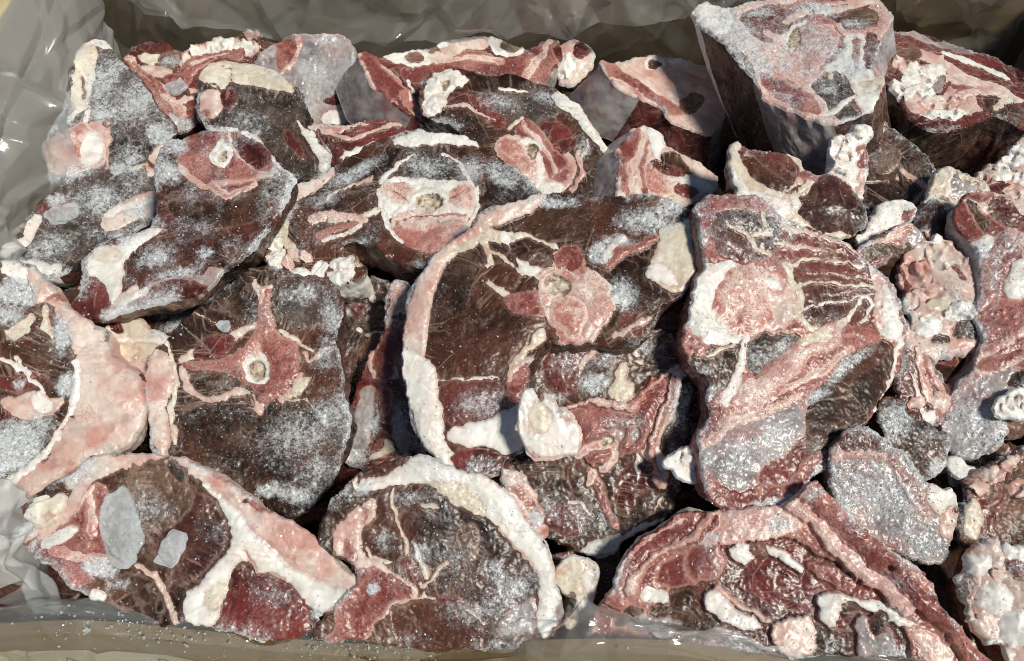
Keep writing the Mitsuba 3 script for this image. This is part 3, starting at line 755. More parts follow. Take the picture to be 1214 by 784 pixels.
piece('neck_slice', 'overhanging reddish slice on the left with a white fat lobe at its lower left', 'neck slice', None, [-0.1858, 0.3299, 0.05], (0.02, -0.22, 1), 24, 6, 0.6, 15, 'leanplum',
 [-203,430,-152,517,-88,553,69,601,169,591,286,604,372,535,486,381,609,309,590,197,529,87,501,-22,409,-129,347,-208,254,-328,162,-400,8,-452,-159,-494,-275,-534,-452,-556,-539,-527,-499,-421,-483,-304,-512,-217,-404,-111,-259,-51,-156,14,-159,134,-198,300], [
 ('bonered','p',[-121,430,-85,527,70,597,170,589,285,600,442,514,522,362,370,266,188,171,48,263,-56,317]),
 ('leanred','p',[189,570,304,571,464,457,472,381,360,360,238,435],{'a':30}),
 ('fatpink','l',[180,579,231,492,272,416,394,342,508,343],{'w':16}),
 ('fatwhite','l',[269,590,409,514,504,381,594,288],{'w':21}),
 ('fatpink','l',[-62,355,82,244,271,284,461,324],{'w':36}),
 ('bonepink','l',[112,263,220,172,370,266],{'w':41}),
 ('fatwhite','e',[166,452,85,64,1.69],{'d':1.2}),
 ('marrow','e',[177,440,29,24,1.92],{'h':-2}),
 ('fatwhite','l',[142,549,119,472],{'w':32}),
 ('fatwhite','p',[-480,-305,-473,-166,-340,-121,-136,-21,-86,-39,-297,-199,-287,-354,-293,-506,-354,-506,-429,-423],{'d':2.5,'dw':8}),
 ('fatcream','e',[-396,-190,72,48,-2.97]),
 ('membrane','p',[-266,-489,-144,-387,2,-335,211,-281,273,-281,195,-401,18,-453,-154,-521,-300,-556]),
 ('leanred','p',[-139,-421,-26,-352,157,-342,165,-401,49,-453,-100,-479]),
 ('leanred','p',[-548,-525,-493,-407,-472,-305,-371,-406,-328,-523,-387,-581,-460,-590],{'d':1.5}),
 ('fatpink','l',[-333,-539,-286,-456,-203,-404],{'w':48}),
 ('fatwhite','l',[-321,-523,-254,-464,-140,-412],{'w':33}),
 ('leantan','p',[-358,-573,-200,-522,51,-470,196,-409,200,-438,0,-537,-177,-571,-324,-592]),
 ('leanplum','p',[-110,-198,-13,-2,208,0,349,-123,238,-246,57,-283,-95,-301],{'a':160}),
 ('lean','p',[-129,189,46,136,375,184,486,280,565,208,484,59,303,-24,115,-36,-57,15]),
 ('fatpink','l',[-270,448,-223,353],{'w':32}),
 ('frost','e',[-118,-213,135,97,-2.83],{'s':0.95}),
 ('frost','e',[150,-195,66,52,2.96],{'s':1.0}),
 ('frost','e',[33,-299,179,42,-2.79],{'s':0.8}),
 ('frost','e',[-125,329,90,77,2.73],{'s':0.9}),
 ('frost','e',[-100,500,87,70,-2.37],{'s':0.9}),
 ('frost','e',[333,-286,136,53,-2.55],{'s':0.7}),
 ('frost','e',[-6,163,99,85,2.70],{'s':0.5}),
 ('frost','e',[-253,-93,136,44,-2.78],{'s':0.8})], segs=[('leanred', -275, -534, -499, -421), ('leantan', 254, -328, -275, -534)], dust=0.2, rim=2.8)
piece('neck_slice', 'slice at the left edge with a broad curving band of pink fat', 'neck slice', None, [-0.2346, 0.2308, 0.03], (0.1, -0.3, 1), 30, 6, 0.55, 16, 'lean',
 [-524,681,-419,704,-333,707,-250,681,-128,564,-10,439,107,381,172,350,171,289,239,197,347,131,417,-27,427,-183,365,-294,204,-340,17,-471,-126,-598,-295,-662], [
 ('lean','p',[-353,297,-222,277,-96,351,-47,306,35,215,41,78,-15,31,-155,118,-334,182]),
 ('leanred','l',[-357,68,-228,49,-155,64],{'w':95}),
 ('leanred','l',[-326,-118,-188,-98],{'w':85}),
 ('fatpink','p',[-297,-45,-223,-21,-150,3,-68,-25,-8,-1,16,-16,-23,-92,-102,-123,-191,-140,-270,-82]),
 ('fatwhite','p',[-147,-12,-95,12,-22,-47,-79,-93,-153,-64]),
 ('fatwhite','l',[-335,190,-233,131,-185,94],{'w':35}),
 ('fatwhite','l',[-271,191,-173,63,-93,5],{'w':17}),
 ('fatcream','l',[-157,472,-138,345,-73,300,-38,207],{'w':27}),
 ('leanfrost','p',[-124,482,-21,374,54,143,-45,140,-100,324]),
 ('fatpink','p',[-285,686,-222,664,-148,610,-26,524,182,402,147,282,178,210,34,206,8,286,-55,371,-110,449,-137,513,-207,470,-254,581],{'d':2.5,'dw':8}),
 ('fatpink','p',[25,224,170,298,243,197,347,131,417,-27,427,-183,365,-294,204,-340,17,-471,-126,-598,-295,-662,-320,-517,-149,-452,-60,-366,-6,-257,49,-124,69,33],{'d':3,'dw':12,'a':60}),
 ('fatwhite','l',[58,169,69,33,47,-111,-8,-244,-74,-357,-186,-474],{'d':1.2,'w':38}),
 ('fatwhite','p',[-421,714,-283,678,-262,638,-264,557,-360,610,-406,625]),
 ('leanred','l',[51,-113,72,-112],{'w':9}),
 ('leanred','l',[25,-180,44,-165],{'w':13}),
 ('leanred','l',[-41,-342,-12,-305],{'w':21}),
 ('bonered','l',[-138,521,-82,506,-36,492],{'w':27}),
 ('frost','e',[-305,534,113,85,3.00],{'s':1.2}),
 ('frost','e',[-321,415,94,65,3.05],{'s':1.0}),
 ('frost','e',[-179,-260,159,134,-2.99],{'s':1.25}),
 ('frost','e',[-93,-149,101,78,2.95],{'s':0.8}),
 ('frost','e',[-37,329,142,60,1.74],{'s':0.8}),
 ('frost','e',[-220,49,43,35,2.85],{'s':1.0}),
 ('frost','e',[-166,-346,171,81,-2.58],{'s':1.1}),
 ('frost','e',[15,54,65,54,1.99],{'s':1.3}),
 ('frost','e',[261,-296,122,36,-2.92],{'s':0.8})], segs=[('fatpink', -250, 681, 17, -471)], dust=0.04, rim=3.3, grains=1.8)
piece('neck_slice', 'slice in the far left corner, whitened all over by frost', 'neck slice', None, [-0.2728, 0.4115, 0.02], (0.14, -0.2, 1), 30, 6, 0.68, 17, 'leanfrost',
 [-218,850,-147,945,-53,941,83,785,221,603,358,411,497,276,457,179,422,19,476,-137,473,-294,458,-430,322,-537,187,-630,105,-729,-19,-853,-168,-829,-296,-792,-372,-728,-285,-535,-231,-381,-174,-236,-230,-103,-291,5,-257,203,-202,354,-208,502,-222,694], [
 ('fatcream','p',[-192,958,-86,874,-70,570,-73,387,-117,338,-178,287,-197,488,-203,718]),
 ('leantan','l',[-157,607,-102,452],{'w':24}),
 ('fatwhite','l',[-112,919,84,846],{'w':75}),
 ('fatwhite','l',[-73,387,-71,276],{'w':18}),
 ('bonepink','p',[-275,-26,-265,104,-153,246,64,311,117,206,114,10,44,-82,-110,-180,-205,-125],{'d':1.5}),
 ('fatwhite','p',[-96,120,-12,237,76,136,53,-39,-41,-90]),
 ('fatpink','l',[-16,259,82,202,112,-76],{'w':46}),
 ('bonered','e',[59,280,33,26,1.85]),
 ('fatpink','p',[125,-456,244,-357,456,-173,520,-252,487,-378,314,-473,174,-544]),
 ('fatwhite','l',[187,-422,437,-279],{'w':45}),
 ('fatpink','l',[412,124,373,33,415,-71],{'w':58}),
 ('leanred','l',[355,31,412,-50],{'w':23}),
 ('fatwhite','l',[-343,-726,-254,-639,-212,-482],{'w':64}),
 ('fatwhite','l',[-301,-769,-173,-806,-25,-819],{'w':47}),
 ('fatcream','l',[265,-63,362,-11],{'w':23}),
 ('leanred','e',[-103,-401,109,72,3.14]),
 ('frost','e',[2,614,270,142,1.58],{'s':0.85}),
 ('frost','e',[215,464,230,170,1.49],{'s':0.9}),
 ('frost','e',[68,381,190,134,-3.11],{'s':0.75}),
 ('frost','e',[-54,-119,201,88,-2.66],{'s':0.95}),
 ('frost','e',[236,2,155,123,1.85],{'s':0.7}),
 ('frost','e',[195,-66,73,63,2.99],{'s':1.3}),
 ('frost','e',[135,-321,202,158,3.08],{'s':0.68}),
 ('frost','e',[-83,-638,147,116,3.02],{'s':0.55}),
 ('frost','e',[-211,319,81,71,2.06],{'s':1.3}),
 ('frost','e',[-126,-330,64,57,2.36],{'s':1.2}),
 ('frost','e',[371,-364,153,97,-2.52],{'s':0.8}),
 ('frost','e',[414,215,113,87,2.61],{'s':1.2}),
 ('frost','e',[96,872,104,60,2.30],{'s':1.1})], segs=[('fatcream', -218, 850, -208, 502), ('fatwhite', -372, -728, -19, -853)], dust=0.14)
piece('rib_piece', 'pink rib piece at the back left with two long red bones and lumpy pale fat', 'rib piece', None, [-0.2178, 0.4945, 0.012], (-0.02, -0.12, 1), 30, 6, 0.75, 18, 'leanred',
 [-590,201,-543,330,-373,409,-267,332,-181,290,-133,371,7,418,208,430,294,478,440,392,518,260,465,101,293,41,127,29,79,-125,66,-336,-72,-451,-167,-406,-332,-141,-489,56], [
 ('lumppink','p',[-204,288,-177,370,-100,403,63,421,213,390,365,332,394,263,311,196,197,212,66,269,-69,217,-135,124,-210,86]),
 ('lump','e',[-56,271,87,79,-1.87],{'d':2.5}),
 ('lump','e',[79,350,124,73,3.03],{'d':2.5}),
 ('lump','e',[257,298,97,69,2.74],{'d':2.5}),
 ('lumppink','e',[288,428,60,48,2.00],{'d':4}),
 ('leantan','e',[418,376,76,64,2.71]),
 ('leanred','e',[-360,334,143,93,2.79],{'d':4,'dw':8}),
 ('fatcream','e',[-414,230,86,48,3.03]),
 ('leantan','e',[-276,211,92,75,2.54]),
 ('fatpink','e',[-341,101,135,57,2.69]),
 ('bonered','l',[-147,-47,-126,71,-81,164,-10,230,86,269,194,232],{'d':1.5,'w':111}),
 ('bonepink','l',[-99,150,9,236,127,268],{'w':28}),
 ('bonered','p',[-309,74,-187,72,-139,-34,-158,-99,-260,-32]),
 ('bonepink','l',[-552,173,-398,10,-232,-187,-110,-316],{'d':2,'w':108}),
 ('bonered','l',[-559,159,-388,-43,-257,-213,-119,-378],{'d':1.5,'w':61}),
 ('bonered','l',[-521,172,-383,36,-256,-110],{'w':27}),
 ('fatpink','l',[-78,-100,-7,-102,29,-141],{'w':54}),
 ('leanred','e',[-17,-260,78,57,1.96]),
 ('fatpink','l',[-128,-215,-47,-165],{'w':40}),
 ('lean','e',[-111,-122,49,37,2.84]),
 ('frost','e',[-99,-392,107,72,2.95],{'s':1.2}),
 ('frost','e',[-274,195,124,79,2.98],{'s':0.6})], dust=0.05, side='lean')
piece('rib_piece', 'slab at the back left covered in grey membrane, red bone at its left corner', 'rib piece', None, [-0.1447, 0.4936, 0.012], (0, -0.55, 1), 22, 0, 0.75, 19, 'membrane',
 [-388,92,-273,258,-114,332,6,313,214,338,298,288,341,190,315,-18,353,-201,391,-334,226,-334,60,-322,-103,-171,-224,-49], [
 ('bonered','p',[-203,308,-143,334,-83,318,-71,235,-99,153,-148,101,-197,70]),
 ('bonepink','l',[-73,318,-71,225,-108,122,-167,60],{'w':30}),
 ('bonered','l',[-142,277,-150,173],{'w':48}),
 ('fatwhite','p',[148,-207,208,-207,277,-187,300,-84,368,-268,90,-309]),
 ('bonepink','l',[18,318,138,334,228,334,299,277],{'w':30}),
 ('leanred','l',[167,-146,246,-105],{'w':48}),
 ('leanred','e',[192,-128,71,37,-0.01]),
 ('frost','e',[71,43,220,178,1.63],{'s':0.42}),
 ('frost','e',[155,288,143,37,-0.00],{'s':0.7})], dust=0.06, side='membrane')
piece('rib_piece', 'back row rib piece with a pointed red bone and narrow grey face at its left', 'rib piece', None, [-0.0359, 0.4823, 0.022], (0.3, -0.1, 1), 34, -7, 0.73, 20, 'leanred',
 [-702,36,-674,106,-580,71,-447,134,-275,208,-102,364,80,452,267,492,394,446,521,425,653,583,734,642,756,494,699,286,593,71,405,-10,180,-40,1,-43,-130,-154,-180,-338,-226,-458,-302,-391,-372,-337,-488,-280,-594,-205,-660,-74], [
 ('bonered','p',[-690,83,-649,108,-546,8,-462,-96,-398,-205,-421,-298,-489,-273,-567,-226,-620,-153,-667,-26],{'d':1}),
 ('bonepink','l',[-673,49,-609,-162,-528,-252,-402,-305],{'w':26}),
 ('bonepink','l',[-545,-4,-442,-116,-360,-207],{'w':39}),
 ('fatwhite','p',[-572,105,-382,174,-285,216,-189,312,-78,373,-74,278,-219,76,-324,20,-471,30]),
 ('leantan','e',[-317,116,62,44,-2.60]),
 ('leantan','e',[-205,244,64,44,-2.59]),
 ('bonered','p',[-464,-30,-237,60,-164,186,-7,313,198,319,282,275,492,405,580,514,735,633,708,440,616,140,448,15,242,142,39,112,-154,-46,-344,-124]),
 ('fatpink','l',[-182,154,-9,367,156,388],{'w':84}),
 ('bonepink','l',[448,94,578,374,713,611],{'w':51}),
 ('bonepink','l',[-182,154,56,250,282,261],{'w':35}),
 ('fatwhite','p',[176,422,280,509,450,448,471,371,282,288,219,352]),
 ('leantan','e',[362,437,84,60,-2.48]),
 ('fatwhite','l',[-364,-104,-321,-193],{'w':33}),
 ('bonered','e',[-408,-214,25,20,-2.31]),
 ('bonepink','p',[-435,-227,-364,-133,-258,-329,-215,-440,-293,-387,-373,-310]),
 ('fatwhite','p',[-364,-145,-309,-268,-336,-300])], side='membrane', siderough=0.5, segs=[('leanred', -302, -391, 593, 71)], dust=0.05)
piece('fat_scrap', 'white and red scrap of fat at the back wall between the two rib pieces', 'fat scrap', None, [0.0457, 0.5271, 0.0], (0, -0.3, 1), 20, 6, 0.78, 21, 'fatpink',
 [-155,18,-70,163,35,199,158,90,144,-18,70,-77,-35,-196,-117,-149], [
 ('leanred','e',[60,101,75,72,0.30]),
 ('lump','e',[-54,-14,100,62,1.54])])
piece('neck_slice', 'back row slice with a twisted white fat lump and a slit in its pink bone', 'neck slice', None, [0.0038, 0.4202, 0.03], (0.06, -0.28, 1), 30, 6, 0.68, 22, 'lean',
 [-633,269,-615,396,-491,472,-353,471,-215,431,-55,450,145,407,282,316,428,202,512,30,594,-114,620,-282,604,-437,401,-454,163,-449,31,-377,-97,-233,-236,-105,-312,-29,-400,48,-509,118,-608,164], [
 ('leanfrost','p',[-174,169,-46,321,138,350,320,187,172,119,-10,51]),
 ('fatwhite','p',[212,331,322,314,430,191,499,27,585,-113,629,-412,591,-452,548,-135,461,-15,356,147,246,185],{'d':1.8}),
 ('fatpink','l',[412,212,499,27,586,-93],{'w':23}),
 ('lump','p',[-614,342,-544,451,-416,478,-323,417,-340,352,-413,328,-447,222,-499,137,-590,154]),
 ('marrow','e',[-477,357,44,22,1.28],{'h':-1.5}),
 ('fatwhite','l',[-120,340,45,325],{'w':35}),
 ('fatpink','p',[-154,-36,-46,29,62,12,170,-25,367,-141,364,-301,291,-382,131,-407,25,-311,-118,-156]),
 ('leanred','p',[136,118,318,104,370,-18,295,-143,224,-105,135,15]),
 ('bonered','p',[-28,30,8,134,99,117,206,-44,348,-222,310,-303,203,-326,133,-148,44,-29]),
 ('bonepink','l',[26,93,170,-107,239,-265],{'w':29}),
 ('bonepink','p',[-163,-57,-64,8,26,-30,115,-149,132,-308,60,-350,-46,-274,-136,-157],{'d':1.5}),
 ('bonered','p',[204,-246,330,-222,310,-323,220,-325]),
 ('fatwhite','l',[26,-30,116,-68,132,-229,131,-348],{'w':45}),
 ('marrow','e',[86,-107,49,32,1.53],{'h':-1.2}),
 ('marrow','l',[53,-60,116,-78],{'h':-1.5,'w':23}),
 ('leanred','l',[-412,265,-284,249,-119,88],{'w':82}),
 ('fatpink','l',[-464,180,-338,205,-155,108],{'w':17}),
 ('fatcream','l',[-64,59,26,135],{'w':23}),
 ('fatwhite','p',[132,-308,310,-323,237,-404,131,-407]),
 ('fatpink','l',[368,-100,418,-260,344,-381],{'w':28}),
 ('fatcream','l',[443,-16,404,-139],{'w':17}),
 ('frost','e',[198,281,199,76,2.71],{'s':0.7}),
 ('frost','e',[-131,244,219,88,2.94],{'s':0.45}),
 ('frost','e',[411,-66,122,76,1.51],{'s':0.5})], segs=[('fatwhite', 145, 407, 604, -437)], dust=0.05)
piece('rib_piece', 'back row rib piece with a grey face under pink bone, left of the tallest chunk', 'rib piece', None, [0.1021, 0.4691, 0.022], (0.22, -0.06, 1), 40, -10, 0.72, 23, 'fatpink',
 [-446,203,-332,197,-181,281,-24,385,126,387,311,346,440,259,469,-2,358,-295,217,-263,66,-218,-42,-103,-145,-48,-245,-23,-354,32], [
 ('bonered','p',[-435,209,-345,203,-154,59,22,-8,140,-88,131,-167,-13,-171,-201,-31,-355,40],{'d':1}),
 ('bonepink','l',[-427,171,-354,54,-200,-17,-11,-145],{'w':35}),
 ('fatpink','l',[-265,195,-35,32,142,-61],{'w':56}),
 ('fatwhite','p',[-138,265,-47,370,55,352,3,229,-101,219]),
 ('fatwhite','l',[8,285,160,348],{'w':51}),
 ('lean','e',[-46,280,55,38,-2.56]),
 ('fatpink','l',[100,117,262,-85,368,-218],{'w':84}),
 ('leantan','e',[206,-34,107,77,0.95]),
 ('bonepink','l',[57,312,295,201],{'w':58}),
 ('frost','e',[112,242,135,78,-2.74],{'s':0.4})], side='membrane', siderough=0.5, segs=[('leanred', 358, -295, -145, -48)], dust=0.05)
piece('rib_piece', 'upright pink rib tip with pitted red bone, behind the middle slice', 'rib piece', None, [0.0968, 0.3926, 0.032], (0.3, -0.22, 1), 34, -8, 0.66, 24, 'fatpink',
 [-337,15,-281,128,-177,266,-119,283,-12,235,10,133,123,98,246,21,345,-47,272,-204,25,-291,-278,-339,-324,-289,-328,-138], [
 ('bonered','p',[-334,14,-282,116,-179,250,-153,202,-177,115,-233,-28,-264,-256,-310,-264,-320,-84],{'d':1}),
 ('bonepink','l',[-336,14,-272,128,-179,250],{'w':24}),
 ('bonepink','l',[-153,202,-189,71,-255,-92,-264,-256],{'w':29}),
 ('fatpink','l',[-153,119,-196,-42,-236,-252],{'w':47}),
 ('bonered','l',[-127,155,-166,-16,-198,-245],{'w':23}),
 ('fatwhite','p',[-141,247,-81,269,-9,188,-44,98,-50,4,-88,18,-117,157],{'d':1.5}),
 ('bonepink','p',[-156,-15,-89,-3,-56,-78,24,-165,227,-162,225,-192,-190,-260]),
 ('lean','p',[-45,88,35,112,155,20,148,-63,71,-56,-4,-28,-42,-15]),
 ('leanred','l',[-80,-11,-6,-49,71,-56],{'w':59}),
 ('fatwhite','p',[-36,-75,18,-116,89,-73,169,-39,296,-79,276,-168,82,-155,-12,-131]),
 ('leanred','p',[5,-168,84,-135,208,-165,126,-208,20,-216])], side='membrane', siderough=0.5, dust=0.03, segs=[('leanred', 345, -47, -145, -318)])
piece('meat_chunk', 'tallest chunk, frosted on top, with a broad smooth grey face, at the back right', 'meat chunk', None, [0.1742, 0.4527, 0.068], (-0.04, 0.06, 1), 68, 3, 0.66, 25, 'bonepale',
 [-542,472,-446,612,-357,489,-217,539,55,601,362,661,666,601,689,368,612,187,455,-153,490,-296,373,-528,252,-545,151,-602,86,-591,-45,-484,-207,-365,-240,-199,-318,-111,-388,49,-455,177,-527,282], [
 ('fatwhite','p',[-547,475,-448,606,-297,492,-307,302,-379,184,-454,158,-527,284],{'d':2}),
 ('leantan','p',[-511,131,-418,156,-257,-59,-243,-284,-314,-307,-417,-79]),
 ('bonered','p',[-237,-145,-144,-206,-20,-268,75,-382,89,-552,-28,-482,-171,-355,-218,-285]),
 ('bonepink','l',[-240,-60,-164,-121,-20,-268],{'w':46}),
 ('bonepale','l',[-238,-257,-206,-367,-44,-481,84,-578],{'w':25}),
 ('leanred','p',[-288,427,6,538,217,396,345,484,605,500,539,376,305,297,127,307,-38,194,-129,80,-250,207]),
 ('fatpink','l',[20,314,146,401,410,448,667,529],{'w':57}),
 ('bonered','l',[-5,474,182,494,432,544],{'w':44}),
 ('leanred','l',[176,463,217,396],{'w':29}),
 ('bonepink','l',[-108,198,-19,103,29,-17,64,-190],{'w':67}),
 ('bonered','e',[205,121,272,139,1.31]),
 ('bonepink','p',[24,-131,133,154,234,301,340,295,336,112,229,-57,120,-165],{'d':1.5}),
 ('marrow','e',[57,148,106,48,1.20]),
 ('fatwhite','l',[-5,132,39,220,163,305],{'w':28}),
 ('fatwhite','p',[137,-166,303,-33,373,201,506,162,420,-125,463,-294,373,-528,298,-498,333,-204]),
 ('leantan','p',[381,355,464,445,626,435,623,278,503,223,380,231]),
 ('leanred','l',[523,161,430,-154],{'w':53}),
 ('bonered','l',[422,107,367,-94],{'w':33}),
 ('leanfrost','p',[75,-218,207,-156,327,-232,289,-393,312,-576,183,-570,119,-489,108,-383]),
 ('fatwhite','l',[111,-528,200,-493,289,-393],{'w':25}),
 ('fatcream','l',[374,-316,473,-322],{'w':51}),
 ('fatcream','e',[210,-199,26,20,1.12]),
 ('frost','e',[73,40,579,518,2.30],{'s':0.5}),
 ('frost','e',[-285,105,289,185,1.90],{'s':0.95}),
 ('frost','e',[-209,-74,204,104,1.85],{'s':1.0}),
 ('frost','e',[261,442,216,76,3.10],{'s':0.9}),
 ('frost','e',[-55,-83,87,70,1.14],{'s':0.9}),
 ('frost','e',[444,289,128,73,-3.12],{'s':0.8}),
 ('frost','e',[-346,412,134,108,1.27],{'s':1.1}),
 ('frost','e',[-108,-370,157,61,2.40],{'s':0.5}),
 ('frost','e',[344,-147,156,108,1.18],{'s':0.8}),
 ('frost','e',[182,-304,101,77,1.11],{'s':0.7}),
 ('frost','e',[-126,418,141,76,3.12],{'s':0.7})], side='membrane', siderough=0.7, smooth=0, warp=4.5, segs=[('lean', 455, -153, 151, -602), ('lean', -240, -199, -455, 177), ('leantan', -455, 177, -527, 282), ('fatwhite', -527, 282, -542, 472)], shift=(28, -26), dust=0.1, rim=1.4)
piece('meat_chunk', 'chunk in the far right corner with a hollow of lumpy pink and white fat', 'meat chunk', None, [0.2844, 0.4461, 0.052], (0.1, 0.02, 1), 60, 4, 0.68, 26, 'leanred',
 [-411,420,-218,491,-26,445,176,339,375,235,565,115,449,-285,341,-433,248,-307,174,-300,110,-261,16,-349,-115,-424,-229,-481,-347,-486,-425,-421,-438,-271,-463,-117,-481,-14,-503,165], [
 ('leanred','l',[-397,468,-237,370,-33,264,167,161,280,7,383,-144],{'w':156}),
 ('membrane','l',[-375,478,-192,465,2,387,148,346],{'w':73}),
 ('fatpink','l',[-206,271,-46,219,9,85,136,3,292,-101],{'w':126}),
 ('leanred','l',[18,242,178,134,330,13,402,-88],{'w':70}),
 ('fatwhite','l',[-4,297,83,265,202,208,340,98],{'w':57}),
 ('leanred','l',[374,288,431,165,458,70],{'w':100}),
 ('leantan','p',[-445,313,-295,332,-190,259,-210,184,-313,157,-422,31,-480,24,-532,115]),
 ('leantan','e',[-250,266,92,60,0.89]),
 ('lumppink','e',[-360,150,69,45,0.92]),
 ('leantan','e',[-438,131,56,31,1.12]),
 ('fatpink','p',[-366,136,-171,189,-77,116,20,58,79,-58,78,-179,16,-317,-162,-363,-424,-392,-404,-183,-365,-3]),
 ('lump','e',[-329,-28,233,57,1.20],{'d':3}),
 ('lump','e',[-150,93,115,86,0.88],{'d':3.5}),
 ('lump','e',[-258,-92,134,62,1.15],{'d':3}),
 ('lump','e',[-466,-173,140,50,1.13],{'d':2}),
 ('lumppink','e',[-197,-243,151,68,-2.91],{'d':2}),
 ('lumppink','e',[-11,-118,136,43,-2.52],{'d':2}),
 ('lump','e',[-199,-343,181,49,-2.86],{'d':2}),
 ('fatcream','e',[-197,-188,54,30,-2.82]),
 ('leanred','l',[-53,35,-186,-131],{'w':34}),
 ('bonered','l',[-41,-18,74,-45,-32,-112],{'w':55}),
 ('membrane','l',[-89,72,-199,-78],{'w':55}),
 ('bonepink','l',[94,-70,-59,-142],{'w':48}),
 ('lean','p',[115,-122,203,-84,243,-133,344,-254,295,-393,0,-426,101,-282]),
 ('fatcream','l',[157,-223,234,-161,283,-155],{'w':40})], side='lean', segs=[], dust=0.04, rim=2.2)
piece('shank_chop', 'two smooth rounded brown muscles side by side below the tallest chunk', 'chop', None, [0.164, 0.3488, 0.058], (0, -0.34, 1), 30, 6, 0.61, 27, 'fatcream',
 [-360,285,-240,258,-121,231,-28,178,38,99,205,83,315,-21,380,-175,316,-246,147,-277,-15,-236,-131,-206,-245,-145,-313,-93,-370,-21,-390,125], [
 ('fatwhite','p',[-388,152,-348,99,-306,10,-238,-42,-97,-83,-66,-160,-108,-216,-246,-155,-313,-98,-380,-21],{'d':2}),
 ('leanplum','p',[-330,292,-247,251,-126,224,-49,166,13,91,-17,-28,-91,-50,-223,16,-321,122],{'d':4,'dw':9,'a':20}),
 ('lean','p',[-305,238,-175,122,-83,51,-39,-2,-91,-45,-223,16,-321,122],{'d':2,'dw':8,'a':20}),
 ('bonered','l',[-2,51,32,69,97,78],{'w':40}),
 ('fatpink','l',[-89,-19,-38,16,-2,51],{'w':20}),
 ('leanplum','p',[-27,-54,26,-2,96,60,211,78,299,-10,372,-158,359,-209,275,-252,114,-269,-8,-209,-65,-123],{'d':5,'dw':11,'a':50}),
 ('fatwhite','l',[275,-10,341,-71],{'w':12}),
 ('fatwhite','l',[-61,-71,-49,-123],{'w':40}),
 ('fatpink','l',[26,-2,-11,-54],{'w':15})], dust=0.02, rim=2.8, segs=[('leantan', -390, 125, -131, -206)])
piece('meat_chunk', 'flat brown chunk between the two rounded muscles and the far right chunk', 'meat chunk', None, [0.226, 0.3757, 0.046], (0.0, -0.3, 1), 30, 6, 0.64, 28, 'lean',
 [-208,289,-89,347,32,289,136,186,220,61,252,-73,188,-172,60,-270,-97,-335,-158,-313,-211,-172,-267,-50], [
 ('fatcream','l',[-156,-74,-29,-74],{'w':16}),
 ('leantan','p',[-113,220,-27,220,50,153,93,86,10,-27,-73,-17,-120,86]),
 ('fatpink','l',[78,-23,178,-133,92,-216],{'w':47}),
 ('fatcream','e',[23,-56,15,11,0.15]),
 ('fatcream','e',[93,-62,15,11,0.15]),
 ('frost','e',[-69,90,153,112,0.14],{'s':0.45})], dust=0.05)
piece('fat_scrap', 'crumbly white fat lump with a dark red streak below the tallest chunk', 'fat scrap', None, [0.192, 0.3636, 0.064], (0, -0.5, 1), 16, 6, 0.61, 29, 'fatwhite',
 [-141,-78,-57,-6,-94,61,-75,129,-25,146,-19,103,23,120,42,188,92,209,148,188,130,154,103,95,128,36,111,-57,79,-207,48,-190,-6,-124,-85,-82], [
 ('bonered','p',[39,112,104,120,129,53,112,-40,55,-40,75,36]),
 ('lump','e',[-96,-11,45,43,1.08],{'d':3}),
 ('lump','e',[-21,39,50,39,1.45],{'d':3}),
 ('lump','e',[-51,-86,44,40,0.23],{'d':3}),
 ('lump','e',[74,184,39,30,0.08],{'d':3}),
 ('lump','e',[-37,114,34,25,0.06],{'d':3}),
 ('fatpink','l',[79,-57,56,-190],{'w':20})], side='fatwhite', dust=0.03, rim=2.2)
piece('rib_piece', 'frosted dark red bone slice at the right edge with a grey lower end', 'rib piece', None, [0.2509, 0.2613, 0.046], (-0.22, -0.3, 1), 30, 6, 0.56, 30, 'bonered',
 [-78,680,-15,735,54,769,137,750,218,672,318,519,195,-244,128,-320,25,-421,-41,-575,-197,-698,-297,-617,-304,-486,-244,-346,-151,-261,-83,-183,-39,-49,-30,185,18,374,-30,476,-82,590], [
 ('bonepink','l',[44,751,102,754,178,695,238,622,251,562],{'w':23}),
 ('fatpink','l',[48,682,112,634,171,553,209,434,220,368],{'w':45}),
 ('bonepale','l',[170,545,223,384],{'w':18}),
 ('leanred','e',[161,627,106,65,2.13]),
 ('lean','p',[-17,680,23,710,41,632,78,595,69,529,29,549,4,627]),
 ('fatwhite','p',[1,704,31,710,40,675]),
 ('fatwhite','p',[-41,456,24,516,69,529,89,477,38,416,-23,388]),
 ('fatwhite','e',[170,256,115,56,1.25],{'d':1.5}),
 ('fatpink','l',[-27,356,-86,344],{'w':54}),
 ('bonepink','l',[159,-26,76,-67,-10,-100,-87,-157,-111,-225],{'d':1.2,'w':43}),
 ('fatpink','l',[-111,-86,-139,-139,-214,-181],{'w':43}),
 ('bonepink','p',[-74,-158,-3,-139,95,-122,163,-72,148,-171,71,-234,-22,-267,-101,-256]),
 ('bonered','p',[-69,-173,-4,-150,79,-136,130,-116,108,-168,52,-226,-21,-260,-86,-241],{'d':1}),
 ('membrane','p',[-300,-574,-262,-444,-188,-349,-76,-274,69,-237,118,-306,25,-421,-41,-575,-197,-698,-291,-626]),
 ('lean','p',[22,-333,65,-272,126,-230,131,-275,102,-337]),
 ('bonered','l',[-203,-340,-266,-443,-303,-539],{'w':30}),
 ('frost','e',[-168,-492,161,130,-2.98],{'s':0.62}),
 ('frost','e',[66,273,287,57,1.42],{'s':0.4}),
 ('frost','e',[4,424,70,65,0.88],{'s':0.8}),
 ('frost','e',[156,460,117,82,1.36],{'s':0.45}),
 ('frost','e',[-101,-581,125,57,-2.72],{'s':0.7})], side='membrane', dust=0.08, grains=2)
